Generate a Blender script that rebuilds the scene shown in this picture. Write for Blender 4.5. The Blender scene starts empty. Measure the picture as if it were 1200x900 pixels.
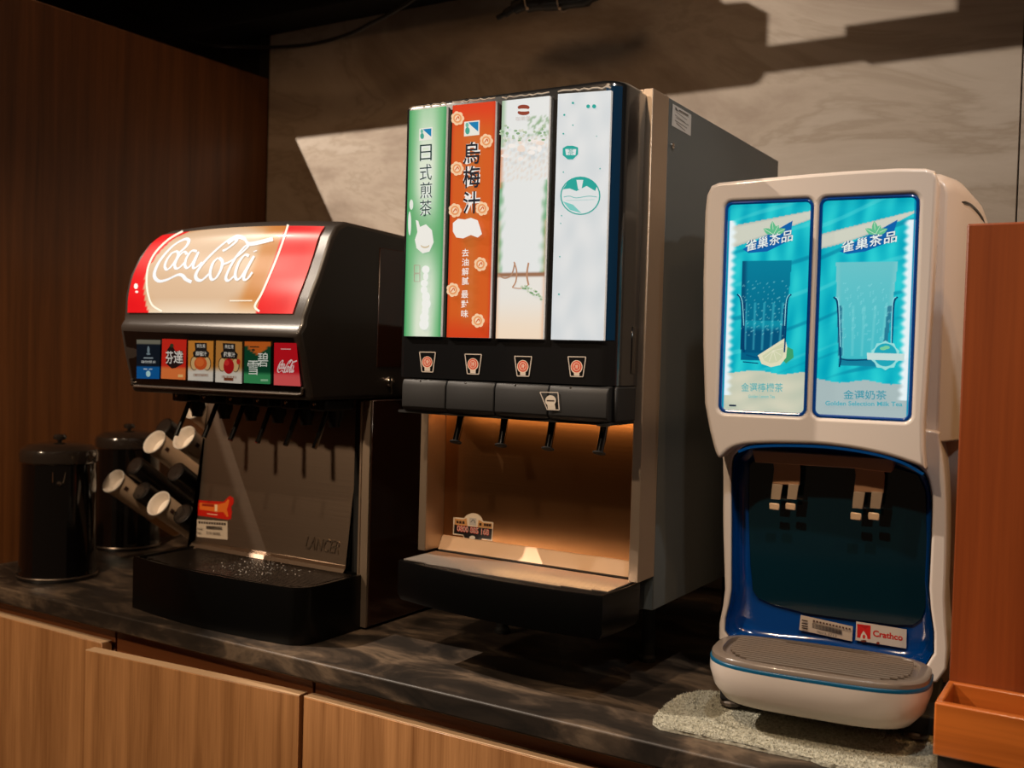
import bpy, math, random
from mathutils import Vector, Matrix
from mathutils.geometry import tessellate_polygon
random.seed(7)
D = bpy.data
SC = bpy.context.scene
COL = SC.collection
R = math.radians

# ------------------------------------------------------------------ camera, world, lights, exposure
# X runs along the counter, Y towards the back wall, Z up; the counter top is z = 0
YAW, PITCH, ROLL, FPX = R(31.5187), R(1.5519), R(1.6106), 1205.7
CAM = Vector((0, 0, 0.42))
FW = Vector((-math.sin(YAW)*math.cos(PITCH), math.cos(YAW)*math.cos(PITCH), -math.sin(PITCH)))
_r = FW.cross(Vector((0, 0, 1))).normalized(); _u = _r.cross(FW)
RT = _r*math.cos(ROLL)+_u*math.sin(ROLL); UP = -_r*math.sin(ROLL)+_u*math.cos(ROLL)
cd = D.cameras.new('camera'); cam = D.objects.new('camera', cd); COL.objects.link(cam)
m = Matrix.Identity(4)
for i in range(3):
    m[i][0] = RT[i]; m[i][1] = UP[i]; m[i][2] = -FW[i]; m[i][3] = CAM[i]
cam.matrix_world = m
cd.lens = FPX*36/1200; cd.sensor_width = 36; cd.clip_start = 0.01
cd.dof.use_dof = True; cd.dof.focus_distance = 1.30; cd.dof.aperture_fstop = 5.6
SC.camera = cam

SC.view_settings.view_transform = 'Standard'; SC.view_settings.look = 'None'
SC.view_settings.gamma = 1.0; SC.view_settings.use_curve_mapping = False
SC.view_settings.exposure = 0.0

wd = D.worlds.new('world'); SC.world = wd; wd.use_nodes = True
bg = wd.node_tree.nodes['Background']
bg.inputs[0].default_value = (0.34, 0.20, 0.115, 1); bg.inputs[1].default_value = 0.10

def spot(name, loc, target, color, power, size=60, blend=0.4, radius=0.03):
    l = D.lights.new(name, 'SPOT'); l.energy = power; l.color = color
    l.spot_size = R(size); l.spot_blend = blend; l.shadow_soft_size = radius
    o = D.objects.new(name, l); COL.objects.link(o); o.location = loc
    d = Vector(target)-Vector(loc); o.rotation_euler = d.to_track_quat('-Z', 'Y').to_euler()
    return o
# white track spot high on the left, beyond the wooden partition
spot('track_spot_light', (-2.63, 0.2, 2.37), (-0.70, 1.823, 0.72), (1.0, 0.84, 0.69), 400, 46, 0.2, 0.010)
# warm ceiling downlights in front of the counter, then two added warm fills
spot('unseen_spot_light', (-0.72, -0.30, 1.80), (-1.05, 1.05, 0.0), (1.0, 0.74, 0.50), 95, 60, 0.6, 0.03)
spot('unseen_spot_light', (0.55, 0.35, 1.80), (0.0, 1.15, 0.15), (1.0, 0.60, 0.30), 18, 50, 0.6, 0.04)
spot('unseen_spot_light', (-1.75, -0.5, 1.15), (-1.50, 1.15, -0.05), (1.0, 0.74, 0.50), 50, 52, 0.8, 0.05)
spot('unseen_spot_light', (-1.05, 0.10, 2.10), (-1.35, 1.823, 0.95), (1.0, 0.56, 0.27), 24, 66, 0.9, 0.35)  # unseen soft fill added to warm the dark upper wall
spot('unseen_spot_light', (0.55, 1.45, 1.30), (-0.16, 1.30, 0.30), (1.0, 0.50, 0.16), 22, 40, 0.6, 0.05)  # unseen orange fill added for the glow on the tea dispenser's right side
# neutral spot over the right-hand end, then an added cool fill
spot('unseen_spot_light', (0.05, 0.25, 1.95), (-0.33, 1.19, 0.45), (1.0, 0.93, 0.86), 36, 30, 0.5, 0.03)
spot('unseen_spot_light', (1.1, 0.55, 1.85), (-0.50, 1.40, 0.50), (0.94, 0.98, 1.0), 34, 22, 0.5, 0.06)  # unseen cool fill added to brighten the tall dispenser's right side

# ------------------------------------------------------------------ pixel helpers (a pixel of the 1200 x 900 frame -> a point on a real surface)
def ray(x, y): return FW*FPX+RT*(x-600)-UP*(y-450)
def proj(p):
    v = p-CAM; w = v.dot(FW)
    return (600+FPX*v.dot(RT)/w, 450-FPX*v.dot(UP)/w)
def onZ(x, y, z=0.0):
    d = ray(x, y); return CAM+d*((z-CAM.z)/d.z)
def onY(x, y, yy):
    d = ray(x, y); return CAM+d*((yy-CAM.y)/d.y)
def onX(x, y, xx):
    d = ray(x, y); return CAM+d*((xx-CAM.x)/d.x)

class Surf:
    """A surface f(u, v) -> local point; T maps local to world."""
    def __init__(s, f, T=None, guess=(0.5, 0.5), flip=1):
        s.f = f; s.T = T or Matrix.Identity(4); s.g = guess; s.flip = flip
    def uv(s, x, y):
        u, v = s.g; e = 1e-4
        for _ in range(12):
            p0 = proj(s.T @ s.f(u, v)); pu = proj(s.T @ s.f(u+e, v)); pv = proj(s.T @ s.f(u, v+e))
            a, b = (pu[0]-p0[0])/e, (pv[0]-p0[0])/e; c, d = (pu[1]-p0[1])/e, (pv[1]-p0[1])/e
            rx, ry = x-p0[0], y-p0[1]; det = a*d-b*c
            if abs(det) < 1e-9: break
            du = (rx*d-b*ry)/det; dv = (a*ry-c*rx)/det
            u += max(-.4, min(.4, du)); v += max(-.4, min(.4, dv))
            if abs(du)+abs(dv) < 1e-7: break
        return (u, v)
    def at(s, u, v, off=0.0):
        p = s.f(u, v)
        if off:
            e = 1e-4
            n = (s.f(u+e, v)-s.f(u-e, v)).cross(s.f(u, v+e)-s.f(u, v-e)).normalized()*s.flip
            p = p+n*off
        return p
def plane_y(yy, T=None): return Surf(lambda u, v: Vector((u, yy, v)), T, (-0.7, 0.4))
def plane_x(xx): return Surf(lambda u, v: Vector((xx, u, v)), None, (1.3, 0.4))
def plane_z(zz): return Surf(lambda u, v: Vector((u, v, zz)), None, (-1.0, 1.1))

# ------------------------------------------------------------------ materials
def lin(c):
    c = c/255.0
    return c/12.92 if c <= 0.04045 else ((c+0.055)/1.055)**2.4
def rgb(r, g, b): return (lin(r), lin(g), lin(b), 1)
_M = {}
def mat(name, col, rough=0.5, metal=0.0, coat=0.0, emit=0.0, ecol=None, spec=0.5, bump=0.0, bscale=300, trans=0.0, var=0.0):
    if name in _M: return _M[name]
    m = D.materials.new(name); m.use_nodes = True; nt = m.node_tree; p = nt.nodes['Principled BSDF']
    c = rgb(*col); p.inputs['Base Color'].default_value = c
    p.inputs['Roughness'].default_value = rough; p.inputs['Metallic'].default_value = metal
    p.inputs['Coat Weight'].default_value = coat; p.inputs['Coat Roughness'].default_value = 0.06
    p.inputs['Specular IOR Level'].default_value = spec
    if trans: p.inputs['Transmission Weight'].default_value = trans
    if emit:
        p.inputs['Emission Color'].default_value = rgb(*(ecol or col)); p.inputs['Emission Strength'].default_value = emit
    if bump or var:
        tc = nt.nodes.new('ShaderNodeTexCoord'); no = nt.nodes.new('ShaderNodeTexNoise')
        no.inputs['Scale'].default_value = bscale; no.inputs['Detail'].default_value = 4
        nt.links.new(tc.outputs['Object'], no.inputs['Vector'])
        if bump:
            b = nt.nodes.new('ShaderNodeBump'); b.inputs['Strength'].default_value = bump; b.inputs['Distance'].default_value = 0.001
            nt.links.new(no.outputs['Fac'], b.inputs['Height']); nt.links.new(b.outputs[0], p.inputs['Normal'])
        if var:
            r = nt.nodes.new('ShaderNodeValToRGB')
            r.color_ramp.elements[0].position = 0.35; r.color_ramp.elements[1].position = 0.65
            r.color_ramp.elements[0].color = [c[0]*(1-var), c[1]*(1-var), c[2]*(1-var), 1]
            r.color_ramp.elements[1].color = [min(1, c[0]*(1+var)), min(1, c[1]*(1+var)), min(1, c[2]*(1+var)), 1]
            nt.links.new(no.outputs['Fac'], r.inputs[0]); nt.links.new(r.outputs[0], p.inputs['Base Color'])
    _M[name] = m; return m

def wood(name, dark, light, rough=0.45, axis='Z', scale=28, coat=0.1):
    m = D.materials.new(name); m.use_nodes = True; nt = m.node_tree; p = nt.nodes['Principled BSDF']
    tc = nt.nodes.new('ShaderNodeTexCoord'); mp = nt.nodes.new('ShaderNodeMapping')
    s = {'X': (0.03, 1, 1), 'Y': (1, 0.03, 1), 'Z': (1, 1, 0.03)}[axis]
    mp.inputs['Scale'].default_value = s
    n1 = nt.nodes.new('ShaderNodeTexNoise'); n1.inputs['Scale'].default_value = scale; n1.inputs['Detail'].default_value = 6; n1.inputs['Distortion'].default_value = 0.5
    n2 = nt.nodes.new('ShaderNodeTexNoise'); n2.inputs['Scale'].default_value = scale*9; n2.inputs['Detail'].default_value = 3
    mix = nt.nodes.new('ShaderNodeMath'); mix.operation = 'MULTIPLY_ADD'; mix.inputs[1].default_value = 0.35
    rp = nt.nodes.new('ShaderNodeValToRGB'); rp.color_ramp.elements[0].position = 0.42; rp.color_ramp.elements[1].position = 0.85
    rp.color_ramp.elements[0].color = rgb(*dark); rp.color_ramp.elements[1].color = rgb(*light)
    L = nt.links.new
    L(tc.outputs['Object'], mp.inputs[0]); L(mp.outputs[0], n1.inputs['Vector']); L(mp.outputs[0], n2.inputs['Vector'])
    L(n2.outputs['Fac'], mix.inputs[0]); L(n1.outputs['Fac'], mix.inputs[2]); L(mix.outputs[0], rp.inputs[0]); L(rp.outputs[0], p.inputs['Base Color'])
    b = nt.nodes.new('ShaderNodeBump'); b.inputs['Strength'].default_value = 0.12; b.inputs['Distance'].default_value = 0.002
    L(mix.outputs[0], b.inputs['Height']); L(b.outputs[0], p.inputs['Normal'])
    p.inputs['Roughness'].default_value = rough; p.inputs['Coat Weight'].default_value = coat; p.inputs['Coat Roughness'].default_value = 0.2
    return m

def brushed(name, col, rough=0.28, axis='X', amt=0.25):
    m = D.materials.new(name); m.use_nodes = True; nt = m.node_tree; p = nt.nodes['Principled BSDF']
    tc = nt.nodes.new('ShaderNodeTexCoord'); mp = nt.nodes.new('ShaderNodeMapping')
    mp.inputs['Scale'].default_value = {'X': (6, 400, 400), 'Z': (400, 400, 6), 'Y': (400, 6, 400)}[axis]
    n = nt.nodes.new('ShaderNodeTexNoise'); n.inputs['Scale'].default_value = 1.0; n.inputs['Detail'].default_value = 2
    b = nt.nodes.new('ShaderNodeBump'); b.inputs['Strength'].default_value = amt; b.inputs['Distance'].default_value = 0.0004
    L = nt.links.new
    L(tc.outputs['Object'], mp.inputs[0]); L(mp.outputs[0], n.inputs['Vector']); L(n.outputs['Fac'], b.inputs['Height']); L(b.outputs[0], p.inputs['Normal'])
    p.inputs['Base Color'].default_value = rgb(*col); p.inputs['Metallic'].default_value = 1; p.inputs['Roughness'].default_value = rough
    return m

def stone(name, stops, scale=2.2, rough=0.6, detail=9, distort=1.2, bump=0.1, stretch=(1, 1, 1)):
    m = D.materials.new(name); m.use_nodes = True; nt = m.node_tree; p = nt.nodes['Principled BSDF']
    tc = nt.nodes.new('ShaderNodeTexCoord'); mp = nt.nodes.new('ShaderNodeMapping'); mp.inputs['Scale'].default_value = stretch
    n = nt.nodes.new('ShaderNodeTexNoise'); n.inputs['Scale'].default_value = scale; n.inputs['Detail'].default_value = detail; n.inputs['Distortion'].default_value = distort
    n.inputs['Roughness'].default_value = 0.6
    rp = nt.nodes.new('ShaderNodeValToRGB'); els = rp.color_ramp.elements
    els[0].position, els[0].color = stops[0][0], rgb(*stops[0][1]); els[1].position, els[1].color = stops[-1][0], rgb(*stops[-1][1])
    for pos, c in stops[1:-1]:
        e = els.new(pos); e.color = rgb(*c)
    L = nt.links.new
    L(tc.outputs['Object'], mp.inputs[0]); L(mp.outputs[0], n.inputs['Vector']); L(n.outputs['Fac'], rp.inputs[0]); L(rp.outputs[0], p.inputs['Base Color'])
    b = nt.nodes.new('ShaderNodeBump'); b.inputs['Strength'].default_value = bump; b.inputs['Distance'].default_value = 0.003
    L(n.outputs['Fac'], b.inputs['Height']); L(b.outputs[0], p.inputs['Normal'])
    p.inputs['Roughness'].default_value = rough
    return m

def print_mat(name, emit, base=0.6, coat=0.4):
    """Flat print read from the piece's own colour attribute; emit > 0 for backlit signs."""
    m = D.materials.new(name); m.use_nodes = True; nt = m.node_tree; p = nt.nodes['Principled BSDF']
    a = nt.nodes.new('ShaderNodeVertexColor'); a.layer_name = 'Col'
    if not emit: nt.links.new(a.outputs[0], p.inputs['Base Color'])
    else:      # a lit film reflects little of its own
        mx = nt.nodes.new('ShaderNodeMix'); mx.data_type = 'RGBA'; mx.inputs[0].default_value = 0.82
        nt.links.new(a.outputs[0], mx.inputs[6]); mx.inputs[7].default_value = (0, 0, 0, 1); nt.links.new(mx.outputs[2], p.inputs['Base Color'])
        nt.links.new(a.outputs[0], p.inputs['Emission Color']); p.inputs['Emission Strength'].default_value = emit
    p.inputs['Roughness'].default_value = 0.35; p.inputs['Coat Weight'].default_value = coat*(0.3 if emit else 1)
    if emit: p.inputs['Specular IOR Level'].default_value = 0.15; p.inputs['Coat Roughness'].default_value = 0.05
    return m

BLACK = mat('black_plastic', (22, 20, 19), 0.36, coat=0.15, bump=0.12, bscale=900)
BLACKM = mat('black_matt', (10, 10, 10), 0.7)
BONNET = mat('bonnet_plastic', (46, 40, 36), 0.38, coat=0.1, bump=0.1, bscale=900)
GLOSSB = mat('black_enamel', (9, 8, 8), 0.12, coat=0.8)
STEEL = brushed('brushed_steel', (176, 158, 140), 0.33, 'X')
STEELV = brushed('brushed_steel_upright', (205, 184, 162), 0.48, 'Z')
STEELD = brushed('dull_steel', (160, 140, 122), 0.40, 'X')
CHROME = mat('chrome', (215, 205, 195), 0.12, 1.0)
BRONZE = mat('worn_steel_bracket', (206, 158, 120), 0.5, 0.45)
GREYSIDE = mat('charcoal_paint', (92, 96, 94), 0.42, bump=0.08, bscale=700)
PEARL = mat('pearl_plastic', (214, 202, 192), 0.3, coat=0.35)
INK = mat('black_ink', (20, 18, 18), 0.5)
PAPER = mat('white_paper', (225, 218, 208), 0.6)
PRINT = print_mat('matt_print', 0.0)
LIT = print_mat('backlit_print', 0.86)
DIMLIT = print_mat('faintly_backlit_print', 0.42)
WOODP = wood('partition_veneer', (92, 54, 25), (128, 78, 38), 0.5, scale=50)
WOODD = wood('door_veneer', (138, 92, 52), (196, 142, 92), 0.5, scale=46)
WOODN = wood('red_brown_veneer', (112, 48, 16), (150, 72, 28), 0.4, scale=20)
WOODR = wood('rail_veneer', (104, 56, 26), (140, 82, 42), 0.5, 'X')
WOODB = wood('box_wood', (158, 80, 28), (206, 112, 44), 0.28, 'X', coat=0.5)
EDGE = mat('edge_banding', (224, 188, 150), 0.5)
WALL = stone('marbled_wall', [(0.25, (128, 114, 100)), (0.42, (164, 150, 136)), (0.50, (182, 170, 156)), (0.53, (168, 155, 140)), (0.56, (184, 173, 160)), (0.64, (194, 184, 172)), (0.8, (168, 156, 142))], 2.0, 0.62, bump=0.05, stretch=(0.8, 1, 1.7))
TOP = stone('slate_worktop', [(0.30, (20, 17, 14)), (0.46, (42, 35, 29)), (0.55, (74, 62, 51)), (0.61, (104, 88, 72)), (0.72, (46, 39, 32))], 13.0, 0.5, detail=13, distort=0.6, bump=0.2, stretch=(0.6, 1.2, 1.4))
DARK = mat('void_black', (7, 7, 7), 0.9)

# ------------------------------------------------------------------ mesh building
def root_offset(o):
    while o is not None and o.parent is not None: o = o.parent
    return Vector(o.location) if o is not None and o.type == 'EMPTY' and not o.get('_local') else Vector((0, 0, 0))

class MB:
    def __init__(s): s.v = []; s.f = []; s.mi = []; s.c = []; s.mats = []
    def m(s, mt):
        if mt not in s.mats: s.mats.append(mt)
        return s.mats.index(mt)
    def face(s, pts, mt=None, col=None):
        b = len(s.v); s.v += [tuple(p) for p in pts]; s.f.append(tuple(range(b, b+len(pts)))); s.mi.append(s.m(mt) if mt else 0)
        s.c += [col]*len(pts)
    def raw(s, vs, fs, mt=None, cols=None, col=None):
        b = len(s.v); s.v += [tuple(p) for p in vs]; k = s.m(mt) if mt else 0
        for f in fs: s.f.append(tuple(i+b for i in f)); s.mi.append(k)
        s.c += list(cols) if cols else [col]*len(vs)
    def box(s, x0, x1, y0, y1, z0, z1, mt=None):
        v = [(x, y, z) for z in (z0, z1) for y in (y0, y1) for x in (x0, x1)]
        s.raw(v, [(0, 2, 3, 1), (4, 5, 7, 6), (0, 1, 5, 4), (2, 6, 7, 3), (0, 4, 6, 2), (1, 3, 7, 5)], mt); return s
    def obox(s, c, ax, ay, az, mt=None):
        c, ax, ay, az = map(Vector, (c, ax, ay, az))
        v = [c+ax*i+ay*j+az*k for k in (-1, 1) for j in (-1, 1) for i in (-1, 1)]
        s.raw(v, [(0, 2, 3, 1), (4, 5, 7, 6), (0, 1, 5, 4), (2, 6, 7, 3), (0, 4, 6, 2), (1, 3, 7, 5)], mt); return s
    def loft(s, rings, closed=True, cap=True, mt=None):
        n = len(rings[0]); vs = [p for r in rings for p in r]; fs = []
        for i in range(len(rings)-1):
            for j in range(n if closed else n-1):
                a = i*n+j; b = i*n+(j+1) % n
                fs.append((a, b, b+n, a+n))
        if cap:
            fs.append(tuple(reversed(range(n)))); fs.append(tuple(range((len(rings)-1)*n, len(rings)*n)))
        s.raw(vs, fs, mt); return s
    def tube(s, pts, r, n=10, mt=None, cap=True):
        pts = [Vector(p) for p in pts]; rings = []
        rr = r if isinstance(r, (list, tuple)) else [r]*len(pts); prev = None
        for i, p in enumerate(pts):
            t = (pts[min(i+1, len(pts)-1)]-pts[max(i-1, 0)]).normalized()
            a = prev if prev is not None else (Vector((0, 0, 1)) if abs(t.z) < 0.9 else Vector((1, 0, 0)))
            x = (a-t*a.dot(t)).normalized(); prev = x; y = t.cross(x)
            rings.append([p+(x*math.cos(k*2*math.pi/n)+y*math.sin(k*2*math.pi/n))*rr[i] for k in range(n)])
        s.loft(rings, True, cap, mt); return s
    def lathe(s, prof, origin=(0, 0, 0), axis=(0, 0, 1), n=40, mt=None):
        o = Vector(origin); t = Vector(axis).normalized(); a = Vector((1, 0, 0)) if abs(t.x) < 0.9 else Vector((0, 1, 0))
        x = (a-t*a.dot(t)).normalized(); y = t.cross(x)
        rings = [[o+t*h+(x*math.cos(k*2*math.pi/n)+y*math.sin(k*2*math.pi/n))*max(r, 1e-5) for k in range(n)] for r, h in prof]
        s.loft(rings, True, False, mt); return s
    def build(s, name, parent=None, mt=None, bevel=0, seg=2, smooth=35, local=False):
        me = D.meshes.new(name); off = Vector((0, 0, 0)) if local else root_offset(parent)
        me.from_pydata([(p[0]-off.x, p[1]-off.y, p[2]-off.z) for p in s.v], [], s.f)
        ms = s.mats if s.mats else [mt]
        for q in ms: me.materials.append(q)
        if s.mats: me.polygons.foreach_set('material_index', s.mi)
        if any(c is not None for c in s.c):
            at = me.color_attributes.new('Col', 'FLOAT_COLOR', 'POINT'); flat = []
            for c in s.c:
                c = c or (0.8, 0.8, 0.8, 1); flat += [c[0], c[1], c[2], 1.0]
            at.data.foreach_set('color', flat)
        me.update()
        if smooth:
            me.shade_smooth(); me.set_sharp_from_angle(angle=R(smooth))
        o = D.objects.new(name, me); COL.objects.link(o)
        if parent: o.parent = parent
        if bevel:
            bv = o.modifiers.new('bevel', 'BEVEL'); bv.width = bevel; bv.segments = seg; bv.limit_method = 'ANGLE'; bv.angle_limit = R(40)
        return o

def thing(name, label, cat, loc=(0, 0, 0), group=None, local=False, rz=0):
    o = D.objects.new(name, None); COL.objects.link(o); o.location = loc; o.rotation_euler = (0, 0, rz); o.empty_display_size = 0.05
    o['label'] = label; o['category'] = cat
    if group: o['group'] = group
    if local: o['_local'] = 1
    return o
def tag(o, label, cat, group=None):
    o['label'] = label; o['category'] = cat
    if group: o['group'] = group
    return o
def structure(o): o['kind'] = 'structure'; return o
def box(name, x0, x1, y0, y1, z0, z1, mt, parent=None, bevel=0, seg=2, local=False):
    return MB().box(x0, x1, y0, y1, z0, z1).build(name, parent, mt, bevel, seg, local=local)

def curve_shape(loops, extrude, bevel, fn, res=3):
    """2-D outline with holes, thickened and rounded; fn maps (x, y, depth) to a point."""
    c = D.curves.new('shape', 'CURVE'); c.dimensions = '2D'; c.fill_mode = 'BOTH'; c.extrude = extrude; c.bevel_depth = bevel; c.bevel_resolution = res; c.offset = -bevel
    for lp in loops:
        sp = c.splines.new('POLY'); sp.points.add(len(lp)-1)
        for q, (x, y) in zip(sp.points, lp): q.co = (x, y, 0, 1)
        sp.use_cyclic_u = True
    o = D.objects.new('shape', c); COL.objects.link(o)
    me = D.meshes.new_from_object(o.evaluated_get(bpy.context.evaluated_depsgraph_get()))
    vs = [fn(*v.co) for v in me.vertices]; fs = [tuple(p.vertices) for p in me.polygons]
    D.objects.remove(o); D.curves.remove(c); D.meshes.remove(me)
    b = MB(); b.raw(vs, fs); return b
def rrect(x0, y0, x1, y1, r, n=6):
    out = []
    for cx, cy, a in ((x1-r, y1-r, 0), (x0+r, y1-r, 90), (x0+r, y0+r, 180), (x1-r, y0+r, 270)):
        for k in range(n+1):
            t = R(a+90*k/n); out.append((cx+r*math.cos(t), cy+r*math.sin(t)))
    return out
def catmull(P, n=8, closed=False):
    out = []; N = len(P)
    for i in range(N if closed else N-1):
        p = [P[(i+k) % N] if closed else P[max(0, min(N-1, i+k))] for k in (-1, 0, 1, 2)]
        for k in range(n):
            t = k/n
            out.append(tuple(0.5*((2*p[1][d])+(-p[0][d]+p[2][d])*t+(2*p[0][d]-5*p[1][d]+4*p[2][d]-p[3][d])*t*t+(-p[0][d]+3*p[1][d]-3*p[2][d]+p[3][d])*t**3) for d in range(len(P[0]))))
    if not closed: out.append(tuple(P[-1]))
    return out

# text outlines as flat triangles in a unit box, cached
_T = {}
def glyphs(s, bold=0.0):
    k = (s, bold)
    if k in _T: return _T[k]
    c = D.curves.new('t', 'FONT'); c.body = s; c.offset = bold; c.resolution_u = 3
    o = D.objects.new('t', c); COL.objects.link(o)
    me = D.meshes.new_from_object(o.evaluated_get(bpy.context.evaluated_depsgraph_get()))
    vs = [(v.co.x, v.co.y) for v in me.vertices]; fs = [tuple(p.vertices) for p in me.polygons]
    x0 = min(v[0] for v in vs); x1 = max(v[0] for v in vs); y0 = min(v[1] for v in vs); y1 = max(v[1] for v in vs)
    vs = [((v[0]-x0)/(x1-x0), (v[1]-y0)/(y1-y0)) for v in vs]
    D.objects.remove(o); D.curves.remove(c); D.meshes.remove(me)
    _T[k] = (vs, fs, (x1-x0)/(y1-y0)); return _T[k]

class Decal:
    """Flat print lying on a surface, traced in frame pixels and laid on the surface itself."""
    def __init__(s, surf, off=0.0004, mt=None): s.s = surf; s.o = off; s.b = MB(); s.mt = mt or PRINT
    def nxt(s): s.o += 0.00006; return s.o
    def uvpoly(s, uvs, col):
        off = s.nxt(); tris = tessellate_polygon([[Vector((a, b, 0)) for a, b in uvs]])
        s.b.raw([s.s.at(a, b, off) for a, b in uvs], tris, s.mt, col=rgb(*col))
    def poly(s, pts, col): s.uvpoly([s.s.uv(*p) for p in pts], col)
    def quad(s, a, b, c, d, col): s.poly([a, b, c, d], col)
    def ell(s, cx, cy, rx, ry, col, n=28, a0=0, a1=360):
        s.poly([(cx+rx*math.cos(R(a0+(a1-a0)*k/n)), cy-ry*math.sin(R(a0+(a1-a0)*k/n))) for k in range(n)], col)
    def text(s, t, p00, p10, p01, col, bold=0.0, p11=None):
        """bottom-left, bottom-right, top-left pixel corners"""
        A = s.s.uv(*p00); B = s.s.uv(*p10); Cc = s.s.uv(*p01); off = s.nxt(); vs, fs, _ = glyphs(t, bold)
        pts = [s.s.at(A[0]+(B[0]-A[0])*x+(Cc[0]-A[0])*y, A[1]+(B[1]-A[1])*x+(Cc[1]-A[1])*y, off) for x, y in vs]
        s.b.raw(pts, fs, s.mt, col=rgb(*col))
    def stroke(s, pts, w, col, pen=None, n=6, taper=False):
        P = catmull(pts, n) if len(pts) > 2 else [tuple(pts[0]), tuple(pts[1])]
        off = s.nxt(); L = []; Rr = []; N = len(P)
        for i, p in enumerate(P):
            a = P[max(0, i-1)]; b = P[min(N-1, i+1)]; dx, dy = b[0]-a[0], b[1]-a[1]; l = math.hypot(dx, dy) or 1
            ww = w
            if pen is not None: ww = w*(0.42+0.58*abs(math.sin(math.atan2(-dy, dx)-R(pen))))
            if taper: ww *= min(1, 0.25+3*min(i, N-1-i)/N)
            L.append((p[0]-dy/l*ww/2, p[1]+dx/l*ww/2)); Rr.append((p[0]+dy/l*ww/2, p[1]-dx/l*ww/2))
        vs = [s.s.at(*s.s.uv(*q), off) for q in L]+[s.s.at(*s.s.uv(*q), off) for q in Rr]
        s.b.raw(vs, [(i, i+1, N+i+1, N+i) for i in range(N-1)], s.mt, col=rgb(*col))
    def build(s, name, parent, local=False): return s.b.build(name, parent, smooth=0, local=local)

def patch(surf, u0, v0, u1, v1, nu, nv, fn, off, mt, name, parent, local=False, corners=None):
    """a printed sheet: fn(s, t) gives the ink colour, s and t run 0..1 over the sheet"""
    vs = []; cs = []; fs = []
    for j in range(nv+1):
        for i in range(nu+1):
            s, t = i/nu, j/nv
            if corners:
                (a, b, c, d) = corners
                u = (a[0]*(1-s)+b[0]*s)*(1-t)+(d[0]*(1-s)+c[0]*s)*t; v = (a[1]*(1-s)+b[1]*s)*(1-t)+(d[1]*(1-s)+c[1]*s)*t
            else: u, v = u0+(u1-u0)*s, v0+(v1-v0)*t
            vs.append(surf.at(u, v, off)); cs.append(rgb(*fn(s, t)))
    for j in range(nv):
        for i in range(nu):
            a = j*(nu+1)+i; fs.append((a, a+1, a+nu+2, a+nu+1))
    b = MB(); b.raw(vs, fs, mt, cols=cs); return b.build(name, parent, smooth=70, local=local)
def mixc(a, b, t): t = max(0, min(1, t)); return tuple(a[i]+(b[i]-a[i])*t for i in range(3))
def sstep(a, b, x): t = max(0, min(1, (x-a)/(b-a))); return t*t*(3-2*t)
def noise2(x, y):
    return 0.5+0.25*math.sin(x*12.9+y*4.1+math.sin(y*7.3))+0.25*math.sin(y*17.7-x*6.3+math.sin(x*9.1))

# ================================================================== THE SETTING
structure(box('floor', -4.5, 3.0, -3.5, 1.90, -0.72, -0.68, mat('dark_floor', (60, 42, 30), 0.5)))
structure(box('ceiling', -4.5, 3.0, -3.5, 1.90, 2.60, 2.64, mat('dark_ceiling', (26, 22, 20), 0.8)))
wall_back = structure(box('wall_back', -1.87, 2.6, 1.828, 1.87, -0.68, 2.60, mat('wall_substrate', (40, 36, 32), 0.9)))
for a, b in ((-1.832, -0.1838), (-0.1815, 1.30), (1.3022, 2.6)):
    box('wall_panel', a, b, 1.823, 1.8285, -0.03, 2.60, WALL, wall_back, 0.0006, 1)
# wooden end partition: three veneer boards behind one another along the left of the counter
wall_left = structure(box('wall_left', -1.864, -1.834, 0.62, 1.823, -0.68, 1.0747, WOODP, None, 0.001, 1))
structure(box('wall_far_left', -3.6, -3.56, -3.5, 1.87, -0.68, 2.60, DARK))
structure(box('wall_rear_left', -3.56, -1.87, 1.828, 1.87, -0.68, 2.60, DARK))
structure(box('trim_1', -3.4, -0.95, 1.72, 1.8225, 1.178, 1.36, mat('black_soffit', (9, 9, 9), 0.85), None, 0.002, 1))

# worktop
wt = box('worktop', -1.8335, 0.75, 1.040, 1.8225, -0.0275, 0.0, TOP, None, 0.003, 3)
tag(wt, 'dark mottled stone worktop carrying all three drink dispensers', 'worktop')

# base cabinets: carcass, recessed rail, doors
ZT = -0.0545
def cabinet(x0, x1, label, ajar=None):
    t = thing('base_cabinet', label, 'cabinet', ((x0+x1)/2, 1.43, -0.68), 'base cabinets under the worktop')
    box('carcass', x0+0.001, x1-0.001, 1.072, 1.80, -0.62, -0.0280, WOODR, t, 0.001, 1)
    box('plinth', x0+0.001, x1-0.001, 1.10, 1.78, -0.68, -0.6205, BLACKM, t)
    if ajar is None:
        d = box('door', x0+0.0022, x1-0.0022, 1.048, 1.067, -0.615, ZT, WOODD, t, 0.0008, 1)
        box('edge_strip', x0+0.0024, x1-0.0024, 1.0485, 1.0665, ZT+0.0002, ZT+0.0012, EDGE, d)
    else:
        hx, hy, lx, ly = ajar
        ax = Vector((lx-hx, ly-hy, 0)); L = ax.length; ax.normalize(); n = Vector((-ax.y, ax.x, 0))
        if n.y < 0: n = -n
        for nm, z0, z1, mt, pr in (('door', -0.615, ZT, WOODD, t), ('edge_strip', ZT+0.0002, ZT+0.0012, EDGE, None)):
            b = MB(); c = Vector((hx, hy, (z0+z1)/2))+ax*L/2+n*0.0095
            b.obox(c, ax*L/2, n*(0.0095 if nm == 'door' else 0.009), Vector((0, 0, (z1-z0)/2)))
            if nm == 'door': d = b.build(nm, t, mt, 0.0008, 1)
            else: b.build(nm, d, mt)
    return t
pl = onZ(100, 762.3, ZT)
cabinet(-1.832, -1.3905, 'wood veneer base cabinet at the left end with its door shut')
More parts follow.
